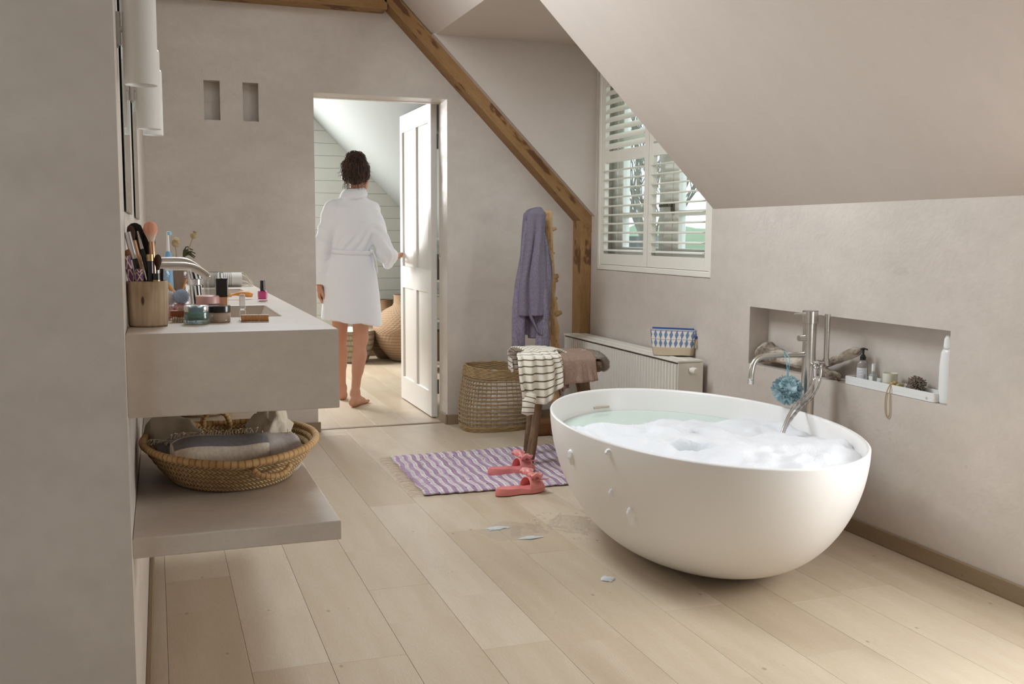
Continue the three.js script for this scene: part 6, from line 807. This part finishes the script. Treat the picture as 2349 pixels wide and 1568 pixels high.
  const parts = [isoMesh(body, [-0.3, 0.06, -0.35], [0.4, 1.5, 0.25], 0.012), isoMesh(foot('L'), [-0.13, -0.005, -0.5], [0.05, 0.2, -0.15], 0.004), isoMesh(foot('R'), [-0.1, -0.005, -0.14], [0.16, 0.2, 0.2], 0.004), isoMesh(handL.f, ...bounds(handL), 0.003), isoMesh(handR.f, ...bounds(handR), 0.003), isoMesh(headSdf, [hc[0] - 0.13, hc[1] - 0.18, hc[2] - 0.15], [hc[0] + 0.13, hc[1] + 0.17, hc[2] + 0.15], 0.0035)];
  mesh('body', join(parts), skin, P);
  // bathrobe
  const tab = [[0.50, 0.222, 0.175, 1.304], [0.62, 0.213, 0.168, 1.304], [0.75, 0.2, 0.16, 1.303], [0.90, 0.182, 0.15, 1.302], [1.0, 0.162, 0.132, 1.30], [1.085, 0.139, 0.113, 1.298], [1.17, 0.15, 0.118, 1.302], [1.3, 0.172, 0.124, 1.31], [1.38, 0.166, 0.11, 1.314], [1.43, 0.12, 0.09, 1.32], [1.475, 0.072, 0.072, 1.327], [1.52, 0.06, 0.066, 1.332]];
  const row = (y) => { let i = 0; while (i < tab.length - 2 && y > tab[i + 1][0]) i++; const a = tab[i], b = tab[i + 1], t = clamp((y - a[0]) / (b[0] - a[0])), s = t * t * (3 - 2 * t) * 0.5 + t * 0.5; return [lerp(a[1], b[1], s), lerp(a[2], b[2], s), lerp(a[3], b[3], s) - O[0]]; };
  const sleeveR = [[J.shR, J.elR, 0.063, 0.062], [J.elR, [lerp(J.elR[0], J.wrR[0], 0.82), lerp(J.elR[1], J.wrR[1], 0.82) - 0.008, lerp(J.elR[2], J.wrR[2], 0.82)], 0.062, 0.056]], sleeveL = [[J.shL, J.elL, 0.063, 0.058], [J.elL, J.wrL, 0.058, 0.05]];
  const cuffDir = norm([J.wrR[0] - J.elR[0], J.wrR[1] - J.elR[1], J.wrR[2] - J.elR[2]]);
  const robe = (x, y, z) => {
    const [a, b, cx] = row(y), dx = x - cx, dz = z, ang = Math.atan2(dz / b, dx / a), below = smooth(1.08, 0.8, y), wob = fbm3(x * 7 + 3, y * 5, z * 7, 2) - 0.5;
    let d = (sqrt((dx / a) ** 2 + (dz / b) ** 2) - 1) * min(a, b);
    d += below * (0.009 * sin(ang * 7 + 2.2 * wob * 3) + 0.005 * sin(ang * 15 + 1)) * smooth(0.45, 1.0, 1.2 - y) + 0.006 * smooth(0.14, 0.0, abs(y - 1.16)) * sin(ang * 11 + y * 40 + wob * 8) + 0.012 * wob;
    d += 0.008 * smooth(0.02, 0.3, y - 1.08) * smooth(1.36, 1.25, y) * sin(dx * 42 + (y - 1.2) * 16 * Math.sign(dx)) * smooth(0.02, 0.1, abs(dx)) + 0.010 * Math.exp(-((dx / 0.03) ** 2)) * smooth(1.12, 1.3, y) * (dz > 0 ? 1 : 0);
    d = max(d, y - 1.505);
    let s = 9; for (const [p, q, ra, rb] of [...sleeveR, ...sleeveL]) s = smin(s, capsule(x, y, z, p, q, ra, rb), 0.02);
    s += 0.006 * sin(y * 60 + x * 40 + wob * 14) * 0.7 + 0.012 * wob;
    const cutR = (x - J.wrR[0]) * cuffDir[0] + (y - J.wrR[1]) * cuffDir[1] + (z - J.wrR[2]) * cuffDir[2] + 0.042; if (x > 0.2) s = max(s, cutR); if (x < -0.12) s = max(s, J.wrL[1] + 0.012 - y);
    d = smin(d, s, 0.035);
    d = smin(d, capsule(x, y, z, [J.elR[0] + 0.005, J.elR[1] - 0.03, J.elR[2]], [J.wrR[0] - 0.055, J.wrR[1] - 0.045, J.wrR[2] + 0.04], 0.03, 0.034), 0.03) ;
    if (x > 0.2) d = max(d, cutR);
    const R = Math.hypot(dx - 0.004, dz), col = Math.hypot(R - 0.070 - 0.45 * (1.49 - y), (y - 1.492 - 0.10 * dx + 0.14 * dz) * 0.62); d = smin(d, col - 0.021, 0.010);
    const hem = 0.588 - 0.13 * dx + 0.006 * sin(ang * 6); d = max(d, hem - y); if (y < 0.75 && Math.hypot(dx / a, dz / b) < 1.15) d = max(d, -(d + 0.016));
    return d;
  };
  const robeM = phys({ color: rgb(234, 237, 245), roughness: 0.95, sheen: 0.35, sheenRoughness: 0.6, sheenColor: new THREE.Color(1, 1, 1), bumpMap: tex(256, 256, (u, v) => fbm(u * 60, v * 60, 3, 60), false), bumpScale: 0.001 });
  mesh('bathrobe', isoMesh(robe, [-0.33, 0.53, -0.27], [0.42, 1.54, 0.27], 0.0065, 700000), robeM, P);
  mesh('belt', join([(() => { const g = tube(curveOf([...Array(36)].map((_, i) => { const t = (i / 36) * 2 * PI, y = 1.085 + 0.008 * cos(t * 1.0 + 2.2), [a, b, cx] = row(y); return [cx + cos(t) * (a + 0.007), y, sin(t) * (b + 0.007)]; }), true), (s, an) => 0.006 + 0.011 * abs(sin(an)) * 0 + 0.005, 90, 10, true); return displace(g, (q) => { q.y = 1.085 + (q.y - 1.085) * 1.5; }); })(), tube([[0.128, 1.085, 0.075], [0.142, 1.06, 0.085], [0.155, 1.0, 0.09], [0.16, 0.93, 0.088]], 0.006, 20, 8), displace(blob(0.016, 3), (q) => { q.x += 0.126; q.y += 1.085; q.z += 0.072; })]), robeM, P);
  // dark curly hair pinned up: a close cap, strands swept up to a loose bun, and stray curls
  const hairM = std({ color: rgb(58, 41, 34), roughness: 0.42 }), lightM = std({ color: rgb(112, 80, 60), roughness: 0.5 });
  const r = rngOf(77), hc0 = [1.341 - O[0], 1.640, -7.052 - O[2]], rad = [0.092, 0.101, 0.099], fd = [Math.sin(-hy), 0, -Math.cos(hy)], nb = norm([-0.02, 0.86, 0.5]), dark = [], light = [];
  const cap = displace(blob(1, 5), (q) => { const n = q.clone(), f = fbm3(n.x * 4 + 3, n.y * 4, n.z * 4, 3), k = 0.98 + 0.12 * (f - 0.5), face = n.x * fd[0] + n.z * fd[2], cut = face > 0.35 && n.y < 0.35 ? 0.72 : 1; q.set(hc0[0] + n.x * rad[0] * k * cut, hc0[1] + n.y * rad[1] * k, hc0[2] + n.z * rad[2] * k * cut); });
  const strand = (list, pts, w) => list.push(tube(pts, (t) => w * (1 - 0.7 * t * t), 9, 4));
  for (let i = 0; i < 1500; i++) {
    const y = lerp(-0.78, 0.9, r()), ph = r() * 2 * PI, q = sqrt(1 - y * y), n0 = [q * cos(ph), y, q * sin(ph)]; if (n0[0] * fd[0] + n0[2] * fd[2] > 0.42 && y < 0.45) continue;
    const len = 0.35 + 0.5 * r(), lift = 1.0 + 0.13 * r() * r(), a1 = 0.05 + 0.12 * r(), f1 = 5 + 9 * r(), p1 = r() * 6, side = norm(cross(n0, nb)), pts = [];
    for (let j = 0; j < 8; j++) { const s = (j / 7) * len, n = norm([0, 1, 2].map((k) => lerp(n0[k], nb[k], s) + side[k] * a1 * sin(f1 * s + p1))), L = lift + 0.05 * sin(f1 * 1.3 * s + p1 * 2) + 0.02; pts.push([0, 1, 2].map((k) => hc0[k] + n[k] * rad[k] * L)); }
    strand(r() < 0.16 ? light : dark, pts, 0.0016);
  }
  const bc = [hc0[0] - 0.002, hc0[1] + 0.084, hc0[2] + 0.026], br = [0.067, 0.047, 0.055];
  for (let i = 0; i < 700; i++) {
    const u = norm([r() - 0.5, r() - 0.5, r() - 0.5]), v = norm(cross(u, [r() - 0.5, r() - 0.5, r() - 0.5])), sp = 1 + 2.2 * r(), p0 = r() * 6.28, L = 0.72 + 0.36 * r(), pts = [];
    for (let j = 0; j < 8; j++) { const t = p0 + (j / 7) * sp, w = L * (1 + 0.1 * sin(t * 3 + i)); pts.push([0, 1, 2].map((k) => bc[k] + br[k] * w * (u[k] * cos(t) + v[k] * sin(t)) + 0.004 * sin(t * 5 + k * 2 + i))); }
    strand(r() < 0.16 ? light : dark, pts, 0.0015);
  }
  for (let i = 0; i < 130; i++) {                                       // nape and temple curls, and flyaways round the outline
    const ph = r() * 2 * PI, y = r() < 0.5 ? -0.55 - 0.35 * r() : lerp(-0.5, 0.9, r()), q = sqrt(1 - y * y), n = [q * cos(ph), y, q * sin(ph)]; if (n[0] * fd[0] + n[2] * fd[2] > 0.3) continue;
    const b = [0, 1, 2].map((k) => hc0[k] + n[k] * rad[k] * 1.02), down = y < -0.5 ? -0.05 : -0.012, c = 0.006 + 0.008 * r(), pts = []; for (let j = 0; j < 8; j++) { const t = j / 7, a = t * (3 + 4 * r()) + i; pts.push([b[0] + n[0] * 0.03 * t + c * t * cos(a), b[1] + down * t + 0.012 * t * (r() - 0.5) + (y > 0 ? 0.012 * t : 0), b[2] + n[2] * 0.02 * t + c * t * sin(a)]); }
    strand(y < -0.5 && r() < 0.6 ? dark : light, pts, y < -0.5 ? 0.0013 : 0.0007);
  }
  mesh('hair', join([cap, displace(blob(1, 4), (q) => { const k = 0.8 + 0.2 * fbm3(q.x * 4, q.y * 4, q.z * 4); q.set(bc[0] + q.x * br[0] * k, bc[1] + q.y * br[1] * k, bc[2] + q.z * br[2] * k); }), ...dark]), hairM, P); mesh('hair_strands', join(light), lightM, P).userData.label = 'lighter brown stray strands';
}
renderer.render(scene, camera);
